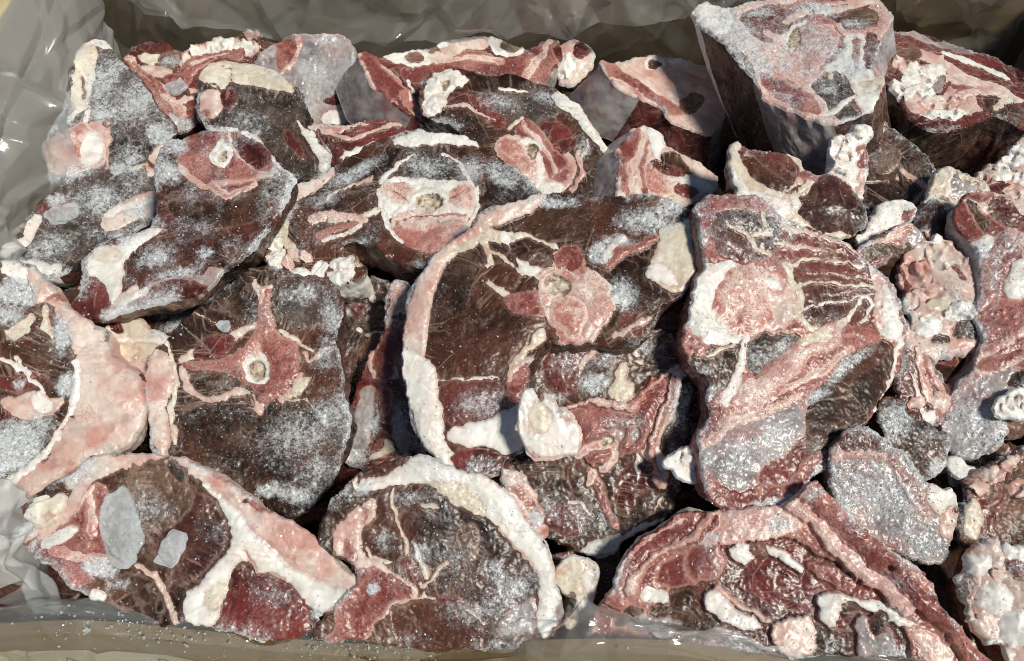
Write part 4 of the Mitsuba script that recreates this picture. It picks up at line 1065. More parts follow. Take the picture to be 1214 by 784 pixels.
piece('meat_chunk', 'small rounded dark red muscle at the right, beside the frosted bone slice', 'meat chunk', None, [0.2457, 0.3309, 0.052], (0, -0.3, 1), 24, 6, 0.6, 31, 'leanplum',
 [-147,35,-81,105,-2,149,64,105,104,52,147,-35,137,-95,74,-147,-41,-117,-138,-78], [
 ('fatpink','l',[-157,17,-151,-52,-109,-95],{'w':15}),
 ('leantan','l',[-45,132,1,114],{'w':35}),
 ('fatpink','e',[-25,102,23,19,2.74],{'d':1.5}),
 ('fatpink','e',[-9,81,19,15,0.26],{'d':1.5})], side='leanred', dust=0.08, rim=3.3, bend=3)
piece('rib_bone', 'short flat rib bone with pitted brown marrow lying on fat at the right', 'rib bone', None, [0.2088, 0.3107, 0.054], (0, -0.45, 1), 12, 6, 0.58, 32, 'bonered',
 [-195,-40,-99,8,6,56,48,97,96,117,150,101,196,40,166,8,86,-16,6,-56,-115,-116,-159,-80], [
 ('membrane','p',[35,32,94,80,148,80,184,40,120,16,41,0]),
 ('bonepink','l',[-187,-36,-68,0,13,48,72,101,150,101],{'w':19}),
 ('leantan','l',[-135,-64,-30,-16,74,24],{'w':47})], side='bonered', dust=0.03, rim=1.1)
piece('fat_scrap', 'white wedge of fat behind the flat rib bone at the right', 'fat scrap', None, [0.2122, 0.3324, 0.046], (0, -0.4, 1), 22, 6, 0.61, 33, 'fatwhite',
 [-157,-139,-176,-72,-100,-30,-36,55,9,107,102,141,171,98,175,55,139,21,79,-21,-6,-72,-99,-122], [
 ('lean','e',[-8,-48,61,24,-2.53]),
 ('bonered','e',[121,43,35,24,-2.64])], side='fatwhite', dust=0.03, rim=2.8)
piece('fat_scrap', 'grey white triangular flap of fat at the right, above the rounded dark red muscle', 'fat scrap', None, [0.2535, 0.3504, 0.056], (0, -0.35, 1), 16, 6, 0.61, 34, 'fatcream',
 [-218,-135,-141,-31,-96,75,-56,137,9,137,117,83,175,31,199,-26,133,-35,47,-74,-3,-87,-45,-39,-91,-13,-146,-66], [
 ('fatwhite','l',[-8,128,-30,22,-44,-31],{'w':40}),
 ('membrane','p',[-20,101,107,75,169,-13,100,-39,-1,-74,-35,-22]),
 ('fatcream','l',[18,75,125,22,176,-22],{'w':25})], side='fatcream', dust=0.04)
piece('fat_lump', 'crumbled lump of tan and white fat right of the long slice', 'fat lump', None, [0.2326, 0.2832, 0.046], (-0.05, -0.3, 1), 30, 6, 0.57, 35, 'fatpink',
 [-150,253,-80,301,49,319,173,237,235,113,185,-150,137,-234,84,-299,-39,-306,-153,-305,-185,-220,-209,-59,-206,96], [
 ('lumppink','e',[35,215,106,71,2.96],{'d':3}),
 ('lump','e',[-22,325,56,49,-2.72],{'d':3}),
 ('lumppink','e',[-114,119,80,62,1.26],{'d':3}),
 ('lumppink','e',[-74,16,69,59,2.92],{'d':3}),
 ('fatpink','e',[138,66,99,70,1.29]),
 ('fatcream','e',[-30,-52,71,43,-3.09]),
 ('lump','e',[77,-111,108,65,-2.97],{'d':2}),
 ('lumppink','e',[-169,-30,59,44,1.29],{'d':2}),
 ('lump','e',[-110,-184,73,64,-2.65],{'d':2}),
 ('lean','e',[69,-224,73,49,-2.81]),
 ('leanred','e',[160,-197,48,30,1.33]),
 ('lean','e',[-69,-269,61,28,-3.12]),
 ('leanred','l',[-172,154,-159,47,-202,-11],{'w':28}),
 ('leanred','l',[70,150,106,91],{'w':28}),
 ('lumppink','e',[-285,186,84,34,-2.92])], side='lean', rough=2.2, dust=0.12, rim=2.8)
piece('meat_chunk', 'folded bright red and white flesh right of the long slice', 'meat chunk', None, [0.216, 0.2399, 0.036], (0.15, -0.35, 1), 30, 6, 0.55, 36, 'leanred',
 [-92,288,-35,212,7,91,58,-34,129,-139,127,-218,72,-281,-10,-265,-101,-241,-172,-137,-140,50], [
 ('fatpink','l',[-80,234,-45,53,-11,-125],{'w':46}),
 ('fatwhite','l',[-117,6,-71,-82,-41,-213],{'w':32}),
 ('fatpink','l',[-66,188,6,10,84,-122],{'w':23}),
 ('bonered','l',[-57,189,-26,54,15,-71],{'w':23}),
 ('lumppink','e',[60,-158,65,54,-3.01],{'d':3}),
 ('bonered','e',[33,-220,32,27,1.00]),
 ('fatwhite','e',[-23,-222,38,26,-2.98]),
 ('leanred','l',[-131,50,-100,-83],{'w':23}),
 ('lumppink','e',[-72,-161,47,30,-3.01],{'d':2})], side='leanred', rough=2, dust=0.03, rim=2.8)
piece('meat_chunk', 'dark frosted muscle wedged right of the long slice, above the grey membrane block', 'meat chunk', None, [0.2036, 0.2064, 0.028], (0.05, -0.3, 1), 35, 6, 0.54, 37, 'lean',
 [-150,175,-56,213,2,95,74,81,128,45,214,23,181,-49,131,-136,62,-208,-30,-194,-71,-116,-151,-2,-200,71], [
 ('fatwhite','l',[-103,-88,-65,-180],{'w':21}),
 ('leanred','e',[-109,213,57,33,0.87]),
 ('frost','e',[-91,81,125,119,-3.13],{'s':0.7}),
 ('frost','e',[95,-154,65,56,-2.47],{'s':0.8}),
 ('frost','e',[51,-4,100,83,-2.71],{'s':0.35}),
 ('fatcream','l',[47,-108,100,-151],{'w':13}),
 ('fatcream','l',[-2,-44,29,-87],{'w':6})], dust=0.1)
piece('fat_scrap', 'loose white fat pieces beside the red flesh at the right edge, in the shade', 'fat scrap', None, [0.2281, 0.1934, 0.02], (0, -0.3, 1), 12, 6, 0.54, 38, 'fatwhite',
 [-62,16,-24,27,37,2,64,-5,46,-27,-4,-27,-45,-12], [
 ], side='fatwhite', rim=1.7)
piece('meat_chunk', 'frosted grey membrane block below the long slice at the right', 'meat chunk', None, [0.1824, 0.1713, 0.036], (-0.02, -0.42, 1), 34, 6, 0.51, 39, 'membrane',
 [-286,151,-222,252,-136,321,-33,288,24,191,81,103,147,39,223,39,289,23,288,-71,261,-189,219,-297,115,-312,-5,-251,-157,-165,-256,-48], [
 ('leanred','p',[-264,210,-177,291,-44,264,-35,197,-184,190]),
 ('bonepink','l',[-259,183,-131,183,-24,170,46,49,129,-70],{'w':28}),
 ('bonered','l',[-23,183,74,63,145,-43],{'w':40}),
 ('fatwhite','p',[135,-4,180,49,287,49,286,-30,197,-56,243,-135,168,-83],{'d':1.5}),
 ('fatpink','e',[227,-126,80,46,1.23]),
 ('leanred','e',[248,-71,20,16,-2.99]),
 ('leanred','l',[-258,-83,-158,-174,-31,-239,96,-291],{'w':47}),
 ('lean','l',[-283,-56,-209,-148,-59,-252,81,-316],{'w':27}),
 ('frost','e',[-41,-8,231,164,2.68],{'s':0.56}),
 ('frost','e',[101,-204,191,64,2.74],{'s':0.6}),
 ('frost','e',[-204,-48,101,97,3.10],{'s':0.45})], side='leanfrost', dust=0.12, grains=3.5, rough=1.3)
piece('rib_piece', 'wide red bone slab at the bottom right with raised ridges and pockets of white fat', 'rib piece', None, [0.1264, 0.1375, 0.026], (-0.08, -0.36, 1), 30, 6, 0.5, 40, 'bonered',
 [-942,-339,-881,-223,-811,-102,-765,13,-622,140,-442,257,-220,272,6,295,137,421,177,424,281,278,388,143,546,41,608,-42,688,-164,799,-315,855,-397,680,-392,388,-365,90,-353,-516,-328], [
 ('leanred','p',[-543,-52,-379,101,-179,163,15,147,239,63,415,-87,540,-263,535,-378,-555,-343],{'h':-2.5}),
 ('bonepale','p',[-413,195,-252,257,65,303,162,342,136,217,14,140,-181,140,-348,90],{'h':0.5}),
 ('bonered','l',[-792,-113,-717,24,-574,148,-363,257],{'h':3,'d':2,'dw':4,'w':133}),
 ('bonepale','l',[-725,-98,-593,63,-406,179,-292,257],{'h':4,'d':1.5,'w':35}),
 ('bonepink','l',[-792,-106,-728,40,-593,156,-451,234],{'h':3,'w':16}),
 ('bonered','l',[157,373,311,216,504,41,621,-98,732,-262,825,-405],{'h':3.5,'d':2.5,'dw':4,'w':135}),
 ('bonepale','l',[72,295,227,139,385,-12,530,-146],{'h':2.5,'d':2,'dw':4,'w':76}),
 ('bonered','l',[150,287,284,139,425,7,545,-105],{'h':3,'w':19}),
 ('bonepink','l',[181,381,331,232,521,63,635,-72,750,-240,829,-369],{'h':3.5,'w':23}),
 ('bonered','p',[67,71,218,40,382,-42,476,-161,337,-117,173,-43],{'h':-1}),
 ('bonered','p',[-621,-44,-497,90,-298,148,-263,71,-386,-44,-505,-82]),
 ('fatwhite','e',[-184,86,59,50,-2.98],{'d':1}),
 ('leantan','e',[-105,101,47,34,-3.06]),
 ('fatwhite','l',[-53,100,58,24],{'w':46}),
 ('bonered','e',[-362,51,102,84,-3.03]),
 ('fatwhite','p',[-388,-91,-309,-66,-226,-178,-101,-227,-155,-276,-268,-240,-368,-191]),
 ('fatpink','l',[-309,-66,-211,-153,-87,-215],{'w':27}),
 ('fatwhite','p',[139,-89,229,-77,301,-114,426,-126,495,-187,590,-235,537,-260,395,-188,298,-151,244,-188,200,-262,141,-213],{'d':1.2}),
 ('lean','p',[-544,-91,-387,-66,-418,-166,-354,-166,-306,-228,-322,-290,-630,-292,-680,-218],{'h':-3}),
 ('lean','p',[250,-126,348,-151,317,-212,241,-225]),
 ('lean','p',[103,-214,187,-262,308,-310,276,-388,51,-389]),
 ('membrane','p',[319,-200,418,-212,485,-285,475,-386,301,-387]),
 ('lean','e',[408,-235,61,43,1.08]),
 ('fatpink','p',[537,-260,637,-259,724,-355,717,-415,600,-368]),
 ('lean','p',[-826,-231,-732,-155,-642,-167,-695,-218,-775,-255]),
 ('membrane','p',[-721,-193,-552,-192,-472,-217,-475,-266,-749,-280]),
 ('fatpink','p',[-87,-215,94,-164,137,-262,79,-360,-71,-337]),
 ('fatwhite','l',[-640,-117,-548,-117],{'w':54}),
 ('frost','e',[0,217,55,39,-3.07],{'s':1.4}),
 ('frost','e',[-337,148,118,39,-3.14],{'s':0.4}),
 ('bonered','e',[471,18,15,11,-3.02]),
 ('frost','e',[495,-42,107,79,2.43],{'s':0.3}),
 ('frost','e',[146,342,65,38,-2.38],{'s':0.6})], side='fatcream', smooth=0, dust=0.07)
piece('fat_lump', 'large lobed lump of white and pink fat in the bottom right corner', 'fat lump', None, [0.2198, 0.1192, 0.03], (-0.2, -0.3, 1), 40, 6, 0.48, 41, 'fatpink',
 [-154,141,-111,216,-34,249,29,286,216,280,126,-274,52,-247,-63,-164,-133,-42,-157,38], [
 ('fatwhite','e',[-65,185,56,50,0.68],{'d':4.5,'dw':6}),
 ('fatwhite','e',[-16,38,73,66,2.53],{'d':4.5,'dw':6}),
 ('fatwhite','e',[54,-81,72,69,2.72],{'d':4.5,'dw':6}),
 ('lump','e',[106,229,69,34,2.95],{'d':2}),
 ('lumppink','e',[50,118,87,31,2.71],{'d':2}),
 ('leanred','e',[93,169,54,31,2.85]),
 ('leantan','e',[-122,89,62,27,1.13]),
 ('lumppink','e',[-126,9,49,30,1.76],{'d':2}),
 ('fatwhite','e',[-12,-170,65,46,2.36],{'d':4.5,'dw':6})], side='leanred', rough=2, dust=0.1, rim=4.4)
piece('meat_chunk', 'ragged red and pink chunk at the right edge above the lobed fat lump', 'meat chunk', None, [0.2415, 0.1793, 0.022], (-0.2, -0.25, 1), 40, 6, 0.53, 42, 'leantan',
 [-199,-29,-126,61,-33,100,38,149,116,214,245,282,145,-254,11,-263,-124,-277,-207,-247,-214,-145], [
 ('lumppink','e',[-6,78,67,35,-2.62],{'d':3}),
 ('lumppink','e',[83,138,51,31,-2.58],{'d':3}),
 ('lumppink','e',[-95,10,51,31,-2.51],{'d':3}),
 ('leanred','l',[-140,-22,-69,-66,-78,-229],{'w':40}),
 ('lumppink','e',[80,12,52,43,2.92],{'d':3}),
 ('fatcream','e',[-149,-126,93,45,1.20]),
 ('leantan','e',[35,-131,81,69,-2.53]),
 ('bonered','l',[-13,36,15,-27,-38,-108],{'w':24})], side='lean', rough=2.2, dust=0.03, rim=3.3)
piece('fat_lump', 'smooth tan lump at the right edge beneath the frosted bone slice', 'fat lump', None, [0.2559, 0.2153, 0.03], (-0.1, -0.3, 1), 20, 6, 0.54, 43, 'leantan',
 [-88,-8,-62,28,-8,57,65,70,92,33,77,-55,-1,-72,-59,-45], [
 ], side='leantan', rim=3.3, bend=3)
piece('fat_scrap', 'cluster of small white fat crumbs at the right edge above the smooth tan lump', 'fat scrap', None, [0.2524, 0.2196, 0.04], (-0.1, -0.3, 1), 10, 6, 0.54, 44, 'fatwhite',
 [-69,-37,-30,-1,10,34,45,37,65,11,60,-18,-14,-31], [
 ('lump','e',[-48,-29,18,15,0.95]),
 ('lump','e',[-3,0,25,21,-2.77]),
 ('lump','e',[39,8,23,19,0.95]),
 ('marrow','e',[26,26,12,9,-3.02],{'h':-2})], side='fatwhite')
piece('fat_lump', 'pink and white fat lumps high on the right edge below the far right chunk', 'fat lump', None, [0.2923, 0.3697, 0.05], (-0.1, -0.2, 1), 35, 6, 0.63, 45, 'fatpink',
 [-176,5,-78,87,7,153,118,223,231,257,116,-269,-5,-251,-89,-201,-151,-112], [
 ('lump','e',[46,109,85,74,1.09],{'d':4}),
 ('lump','e',[-15,-5,65,59,3.05],{'d':3}),
 ('lumppink','e',[-119,2,60,46,1.16],{'d':3}),
 ('leanred','e',[-45,-101,73,41,2.85]),
 ('lumppink','e',[18,-139,58,49,-2.72],{'d':3}),
 ('lump','e',[70,-51,50,43,-2.50],{'d':3})], side='fatpink', rough=2, rim=3.3)
piece('neck_slice', 'ragged slice below the middle one with a V-shaped red bone', 'neck slice', None, [0.0414, 0.2068, 0.018], (0.02, -0.42, 1), 35, 6, 0.55, 46, 'lean',
 [-392,478,-267,560,-89,547,90,534,269,571,405,594,491,490,512,347,486,125,453,-49,431,-156,437,-254,390,-356,206,-460,45,-564,-61,-522,-188,-460,-273,-377,-393,-272,-479,-200,-496,-114,-410,-58,-349,15,-335,212], [
 ('leanred','p',[-267,515,-89,534,89,516,155,458,20,390,-48,278,-159,256,-246,322]),
 ('fatpink','l',[96,555,19,486,-57,418],{'w':45}),
 ('leanfrost','p',[-46,435,89,480,153,390,106,257,-5,234,-70,278]),
 ('fatcream','p',[130,418,183,456,189,388,173,328,225,313,185,231,89,253,106,328]),
 ('fatwhite','p',[220,434,273,445,325,438,324,404,264,403,235,415],{'d':1.6}),
 ('fatwhite','e',[240,480,27,22,1.48]),
 ('leanred','e',[147,516,72,36,-2.83]),
 ('lean','p',[234,571,404,581,446,481,309,391,257,458]),
 ('bonered','p',[-116,189,-2,241,120,224,208,268,298,338,369,383,468,427,455,312,380,172,340,17,269,-52,183,-26,62,-78,-8,-129,-58,-35,-83,68],{'h':1.5,'d':2.5,'dw':5}),
 ('bonepink','l',[-116,189,-2,237,155,220,297,321,369,374],{'w':18}),
 ('bonepink','l',[459,418,428,312,381,207],{'w':36}),
 ('bonepale','p',[364,216,388,146,340,17,345,-103,368,-171,307,-221,284,-120,243,-52,280,25]),
 ('bonered','l',[383,277,362,172,289,51],{'w':18}),
 ('bonepink','l',[-76,-52,-6,-18,46,-1,107,25,114,-52,61,-120],{'w':30}),
 ('membrane','e',[132,63,35,30,-3.06]),
 ('membrane','e',[220,59,39,31,1.50]),
 ('marrow','e',[79,37,26,26,-2.51],{'h':-1.2}),
 ('bonered','e',[335,-178,60,52,1.44]),
 ('leanred','p',[182,-86,234,-61,283,-154,280,-241,144,-242,111,-154]),
 ('lean','e',[-237,-199,129,77,2.95]),
 ('bonered','p',[-522,-159,-435,-87,-363,-230,-349,-286,-435,-230]),
 ('lean','l',[-421,-44,-334,-230,-277,-286],{'w':39}),
 ('leanred','p',[-249,-329,-162,-272,-33,-343,-49,-440,-135,-468,-221,-413]),
 ('fatwhite','l',[-133,-272,-61,-286,-5,-357],{'w':17}),
 ('bonered','l',[-1,-144,55,-258,109,-399],{'w':43}),
 ('bonepink','l',[13,-144,-17,-201],{'w':34}),
 ('fatcream','l',[210,-385,343,-272],{'w':13}),
 ('fatwhite','l',[215,-201,234,-44],{'w':17}),
 ('fatwhite','l',[-48,-535,133,-473,285,-398,372,-356],{'d':1.5,'w':63}),
 ('fatpink','l',[25,-523,133,-481],{'w':17}),
 ('leanred','p',[113,-230,217,-115,228,-258,153,-371]),
 ('bonepink','l',[-116,186,17,234,180,208,307,319,443,405],{'h':3.5,'d':1.5,'w':31}),
 ('bonepink','l',[452,400,381,169,314,-6,326,-199],{'h':4,'d':2.5,'dw':4,'w':66}),
 ('bonered','l',[423,346,363,147,306,3],{'h':4,'w':18}),
 ('fatwhite','e',[334,-83,69,26,1.43],{'h':3}),
 ('frost','e',[19,323,89,62,-3.12],{'s':1.05}),
 ('frost','e',[312,503,89,54,-3.12],{'s':0.8}),
 ('frost','e',[-112,434,124,90,-3.12],{'s':0.5}),
 ('frost','e',[436,213,221,71,1.53],{'s':0.55}),
 ('frost','e',[133,-481,258,41,-2.76],{'s':0.75}),
 ('frost','e',[-58,-347,214,127,2.86],{'s':0.42}),
 ('frost','e',[-229,-305,128,102,2.59],{'s':0.5}),
 ('frost','e',[424,-114,129,44,1.53],{'s':0.8}),
 ('frost','e',[169,125,176,88,-3.13],{'s':0.3}),
 ('frost','e',[-181,256,88,53,-3.13],{'s':0.7}),
 ('frost','e',[88,457,90,45,-2.73],{'s':0.7})], dust=0.05, grains=1)
piece('neck_slice', 'slice at the bottom centre with a wide bright white fat rim on its upper right', 'neck slice', None, [-0.0343, 0.1428, 0.036], (0.05, -0.4, 1), 30, 6, 0.49, 47, 'lean',
 [-568,119,-510,199,-429,291,-353,361,-218,416,-80,428,58,386,177,339,276,312,355,235,434,119,511,-14,557,-127,567,-245,527,-341,470,-377,423,-405,165,-411,-289,-394,-545,-367,-525,-306,-446,-234,-336,-124,-378,-12,-514,25], [
 ('fatwhite','p',[-410,322,-73,440,46,421,205,356,337,258,468,41,564,-173,543,-296,491,-369,453,-296,466,-197,454,-98,389,3,285,111,180,168,48,265,-84,323,-228,316,-370,277],{'d':2.4,'dw':7,'a':130}),
 ('fatcream','p',[-71,323,47,323,166,271,219,181,180,143,48,245]),
 ('fatpink','l',[519,-60,564,-173,543,-296],{'w':19}),
 ('fatpink','l',[272,117,389,3,454,-98],{'w':12}),
 ('leanred','p',[452,72,468,72,487,28,470,22]),
 ('fatpink','p',[-466,92,-380,219,-304,270,-288,168,-337,92,-347,4,-269,-34,-202,-121,-60,-177,-186,-232,-273,-304,-309,-365,-472,-364,-434,-58]),
 ('bonered','p',[-434,-46,-319,-46,-215,-121,-98,-183,-199,-232,-297,-328,-345,-388,-496,-388,-439,-243]),
 ('bonepink','l',[-403,143,-379,194,-329,226],{'w':31}),
 ('bonered','l',[-367,206,-334,194,-338,130],{'w':19}),
 ('bonered','p',[-401,92,-347,4,-358,-46,-422,-33]),
 ('marrow','e',[-357,-79,33,23,1.64],{'h':-1}),
 ('fatpink','l',[-261,-292,-186,-232,-60,-183],{'w':15}),
 ('lean','p',[-283,-389,-198,-256,-60,-201,81,-233,197,-294,236,-368,186,-469,-293,-465],{'a':20}),
 ('fatcream','l',[-211,-244,-60,-189,107,-233,222,-307],{'w':11}),
 ('leanred','l',[4,-196,107,-221,184,-245],{'w':34}),
 ('fatcream','l',[-211,-268,-183,-365],{'w':7}),
 ('fatcream','l',[-227,296,-211,206,-156,79,-140,-46,-74,-146],{'w':19}),
 ('fatcream','l',[-73,-158,-11,-84,27,-34],{'w':15}),
 ('leanred','p',[-179,-21,-128,4,-81,-84,-86,-146,-164,-121]),
 ('leantan','p',[38,79,115,130,181,92,143,-34,52,3]),
 ('fatcream','l',[-322,29,-295,-21,-230,-46],{'w':19}),
 ('fatcream','l',[-55,207,-3,213],{'w':15}),
 ('membrane','p',[337,-246,453,-197,465,-345,338,-380,261,-343]),
 ('fatcream','l',[-103,29,-49,-84],{'w':23}),
 ('frost','e',[355,-163,149,130,1.07],{'s':0.6}),
 ('frost','e',[-71,6,75,69,1.72],{'s':0.7}),
 ('frost','e',[-246,63,76,62,1.66],{'s':0.6}),
 ('frost','e',[45,-13,232,188,3.11],{'s':0.3}),
 ('frost','e',[-351,299,61,24,-2.33],{'s':1.1}),
 ('frost','e',[163,-255,230,88,3.13],{'s':0.45}),
 ('frost','e',[-155,253,157,54,2.94],{'s':0.45}),
 ('frost','e',[278,-88,116,75,2.86],{'s':0.6}),
 ('frost','e',[-277,-179,30,22,3.10],{'s':1.3}),
 ('frost','e',[-158,-380,189,72,3.13],{'s':0.4})], segs=[('fatwhite', -353, 361, 557, -127)], dust=0.09)
piece('neck_slice', 'slice at the bottom left with a white fat tail pointing right', 'neck slice', None, [-0.151, 0.1463, 0.038], (0.02, -0.38, 1), 30, 6, 0.49, 48, 'lean',
 [-819,83,-704,186,-598,271,-538,322,-427,384,-300,408,-103,408,7,365,170,276,309,194,522,95,644,-19,714,-120,821,-180,807,-224,717,-276,619,-290,601,-392,347,-384,26,-337,-88,-329,-232,-278,-428,-216,-567,-93,-706,-19], [
 ('fatpink','p',[-568,243,-454,387,-298,407,-49,407,117,309,309,180,523,77,645,-24,714,-124,832,-174,821,-236,658,-297,593,-272,461,-186,327,-87,227,52,123,231,13,296,-151,374,-304,335,-479,256]),
 ('fatwhite','p',[27,283,122,244,219,167,317,52,454,-62,586,-137,692,-199,807,-199,695,-272,568,-284,512,-186,444,-124,330,-136,274,-74,238,-99,196,-235,191,-333,91,-345,25,-308,6,-235,148,-99,207,-36,198,90,138,205],{'d':1.6}),
 ('fatpink','l',[272,-36,315,-111,356,-149],{'w':15}),
 ('bonered','l',[256,193,377,128],{'w':19}),
 ('fatcream','e',[162,-231,51,47,1.40]),
 ('leanplum','p',[-318,335,-177,367,-39,296,43,244,139,192,196,90,182,-36,74,-136,-23,-198,-71,-86,-184,27,-235,154],{'a':30,'d':1.6}),
 ('leantan','p',[-319,348,-177,367,-33,374,4,244,45,218,-71,65,-186,52,-235,154]),
 ('leanfrost','p',[-124,361,-46,374,2,270,-36,257]),
 ('leanred','p',[237,-86,304,-136,432,-136,512,-186,568,-284,600,-406,196,-405,200,-284],{'a':20,'d':1.4}),
 ('bonered','p',[-667,-11,-555,128,-443,282,-349,257,-396,90,-316,-61,-429,-197,-525,-136]),
 ('bonepink','l',[-679,-24,-555,128,-414,256],{'w':23}),
 ('fatpink','l',[-456,282,-557,141,-712,39],{'w':54}),
 ('fatwhite','e',[-548,34,88,40,-2.64],{'d':1.2}),
 ('bonepink','l',[-575,-36,-406,-61,-316,-61],{'w':30}),
 ('bonepink','l',[-436,218,-405,52],{'w':27}),
 ('lean','p',[-333,-148,-210,-99,-60,-210,-62,-332,-164,-320,-299,-234]),
 ('fatpink','l',[-200,-74,-116,-148,-57,-247,-24,-332],{'d':1.6,'w':30}),
 ('fatwhite','e',[-365,-201,34,22,3.07]),
 ('leantan','l',[-54,-136,-62,-185],{'w':23}),
 ('frost','e',[-728,60,108,48,-2.52],{'s':1.1}),
 ('frost','e',[-660,136,88,48,-2.65],{'s':0.9}),
 ('frost','e',[-486,310,98,57,-2.76],{'s':1.1}),
 ('frost','e',[-365,-97,77,52,3.05],{'s':1.2}),
 ('frost','e',[-199,175,160,111,2.70],{'s':0.5}),
 ('frost','e',[409,-220,138,96,3.08],{'s':0.4}),
 ('frost','e',[119,79,93,76,2.99],{'s':0.3}),
 ('frost','e',[-589,23,110,55,-2.76],{'s':0.5}),
 ('frost','e',[622,-283,46,37,3.05],{'s':0.9}),
 ('frost','e',[-282,-164,76,44,3.09],{'s':0.6})], segs=[('fatpink', -300, 408, 821, -180)], dust=0.05)
piece('rib_piece', 'upright rib with dark pitted marrow in the gap left of the middle slice', 'rib piece', None, [-0.0722, 0.2566, 0.004], (-0.1, -0.6, 1), 30, 6, 0.6, 49, 'leanred',
 [42,499,81,527,129,507,135,317,122,128,143,-108,201,-342,240,-473,78,-521,-65,-522,-234,-477,-211,-345,-184,-156,-127,-38,-99,81,-37,166,25,280], [
 ('bonepink','p',[46,507,86,523,135,506,128,330,97,155,130,-23,-80,-23,-89,75,-33,155,31,283]),
 ('bonered','p',[63,363,112,338,81,155,66,-23,-56,-23,-65,75,-9,155,47,275]),
 ('lean','e',[82,336,34,19,3.13]),
 ('bonepale','e',[86,484,29,24,3.10]),
 ('bonered','l',[104,298,81,123,98,-23],{'w':19}),
 ('membrane','p',[-152,-110,-80,-30,-39,-94,-62,-252,-77,-395,-141,-458,-214,-443,-191,-292]),
 ('bonered','p',[-31,-78,50,-62,67,-173,19,-236,-14,-220]),
 ('membrane','p',[83,-173,132,-251,157,-393,117,-456,68,-394,52,-315]),
 ('leanred','p',[-189,-490,-125,-474,-11,-505,-140,-529]),
 ('leanred','e',[6,-418,75,48,1.26]),
 ('fatcream','l',[-52,-458,36,-410,28,-362],{'w':33}),
 ('fatcream','l',[37,-496,133,-440],{'w':38}),
 ('leantan','l',[-47,-94,-54,-252,-77,-347],{'w':29}),
 ('frost','e',[-138,-438,115,56,-3.13],{'s':0.9}),
 ('frost','e',[-67,-250,141,77,1.37],{'s':0.7}),
 ('frost','e',[86,-249,141,38,1.58],{'s':0.7})], dust=0.1)
piece('meat_chunk', 'dark muscle deep in the gap left of the upright rib', 'meat chunk', None, [-0.09, 0.2855, -0.012], (0.0, -0.4, 1), 30, 6, 0.63, 50, 'lean',
 [-227,331,-105,436,48,447,182,384,207,216,170,113,98,0,36,-91,10,-207,-44,-332,-80,-431,-163,-332,-211,-31], [
 ('fatwhite','e',[42,331,63,25,1.89],{'d':2}),
 ('leanred','e',[-5,216,61,52,-0.10]),
 ('fatwhite','e',[-21,118,20,15,-0.05]),
 ('leantan','e',[132,216,62,50,1.66]),
 ('fatcream','l',[15,76,82,102,167,111],{'w':20}),
 ('leantan','p',[-31,-36,16,68,150,94,53,-36,-13,-87])], dust=0.05)
piece('meat_chunk', 'frosted dark muscle in the shadow under the overhanging slice on the left', 'meat chunk', None, [-0.1922, 0.3071, 0.0], (0.0, -0.4, 1), 30, 6, 0.63, 51, 'lean',
 [-374,-36,-181,52,17,104,212,209,359,288,320,104,154,-52,49,-180,-78,-282,-207,-231,-313,-154], [
 ('frost','e',[-42,-103,147,74,-2.73],{'s':0.7}),
 ('frost','e',[-147,-52,101,62,-0.05],{'s':0.5})], dust=0.05)
piece('fat_scrap', 'layered cream flake of fat between the broad pink fat and the vertebra slice', 'fat scrap', None, [-0.2095, 0.2662, 0.018], (0.0, -0.45, 1), 10, 6, 0.59, 52, 'fatcream',
 [-198,39,-172,103,-128,142,-3,154,32,103,65,84,190,79,194,23,167,-40,138,-71,89,-153,18,-142,-63,-87,-131,-24], [
 ('fatwhite','l',[-167,39,-43,55,162,39],{'w':28}),
 ('leanred','e',[-118,99,28,19,-0.06]),
 ('fatpink','l',[-65,-71,47,-103,137,-55],{'w':42}),
 ('lumppink','e',[24,-47,28,19,-0.06])], side='fatpink', rim=1.7)
piece('meat_chunk', 'thin red chop with white streaks in the back row left of the oval slice', 'meat chunk', None, [-0.1032, 0.4254, 0.018], (0, -0.3, 1), 20, 6, 0.7, 53, 'leanred',
 [-330,146,-202,134,-64,152,102,178,270,159,317,96,231,9,113,-65,7,-138,-128,-175,-205,-77], [
 ('fatpink','l',[-199,90,-11,27,152,110,280,152],{'w':29}),
 ('fatwhite','l',[-77,-96,31,-55,139,-14],{'w':35}),
 ('bonepink','l',[-275,121,-89,110,76,152],{'w':24})], side='leanred', dust=0.04)
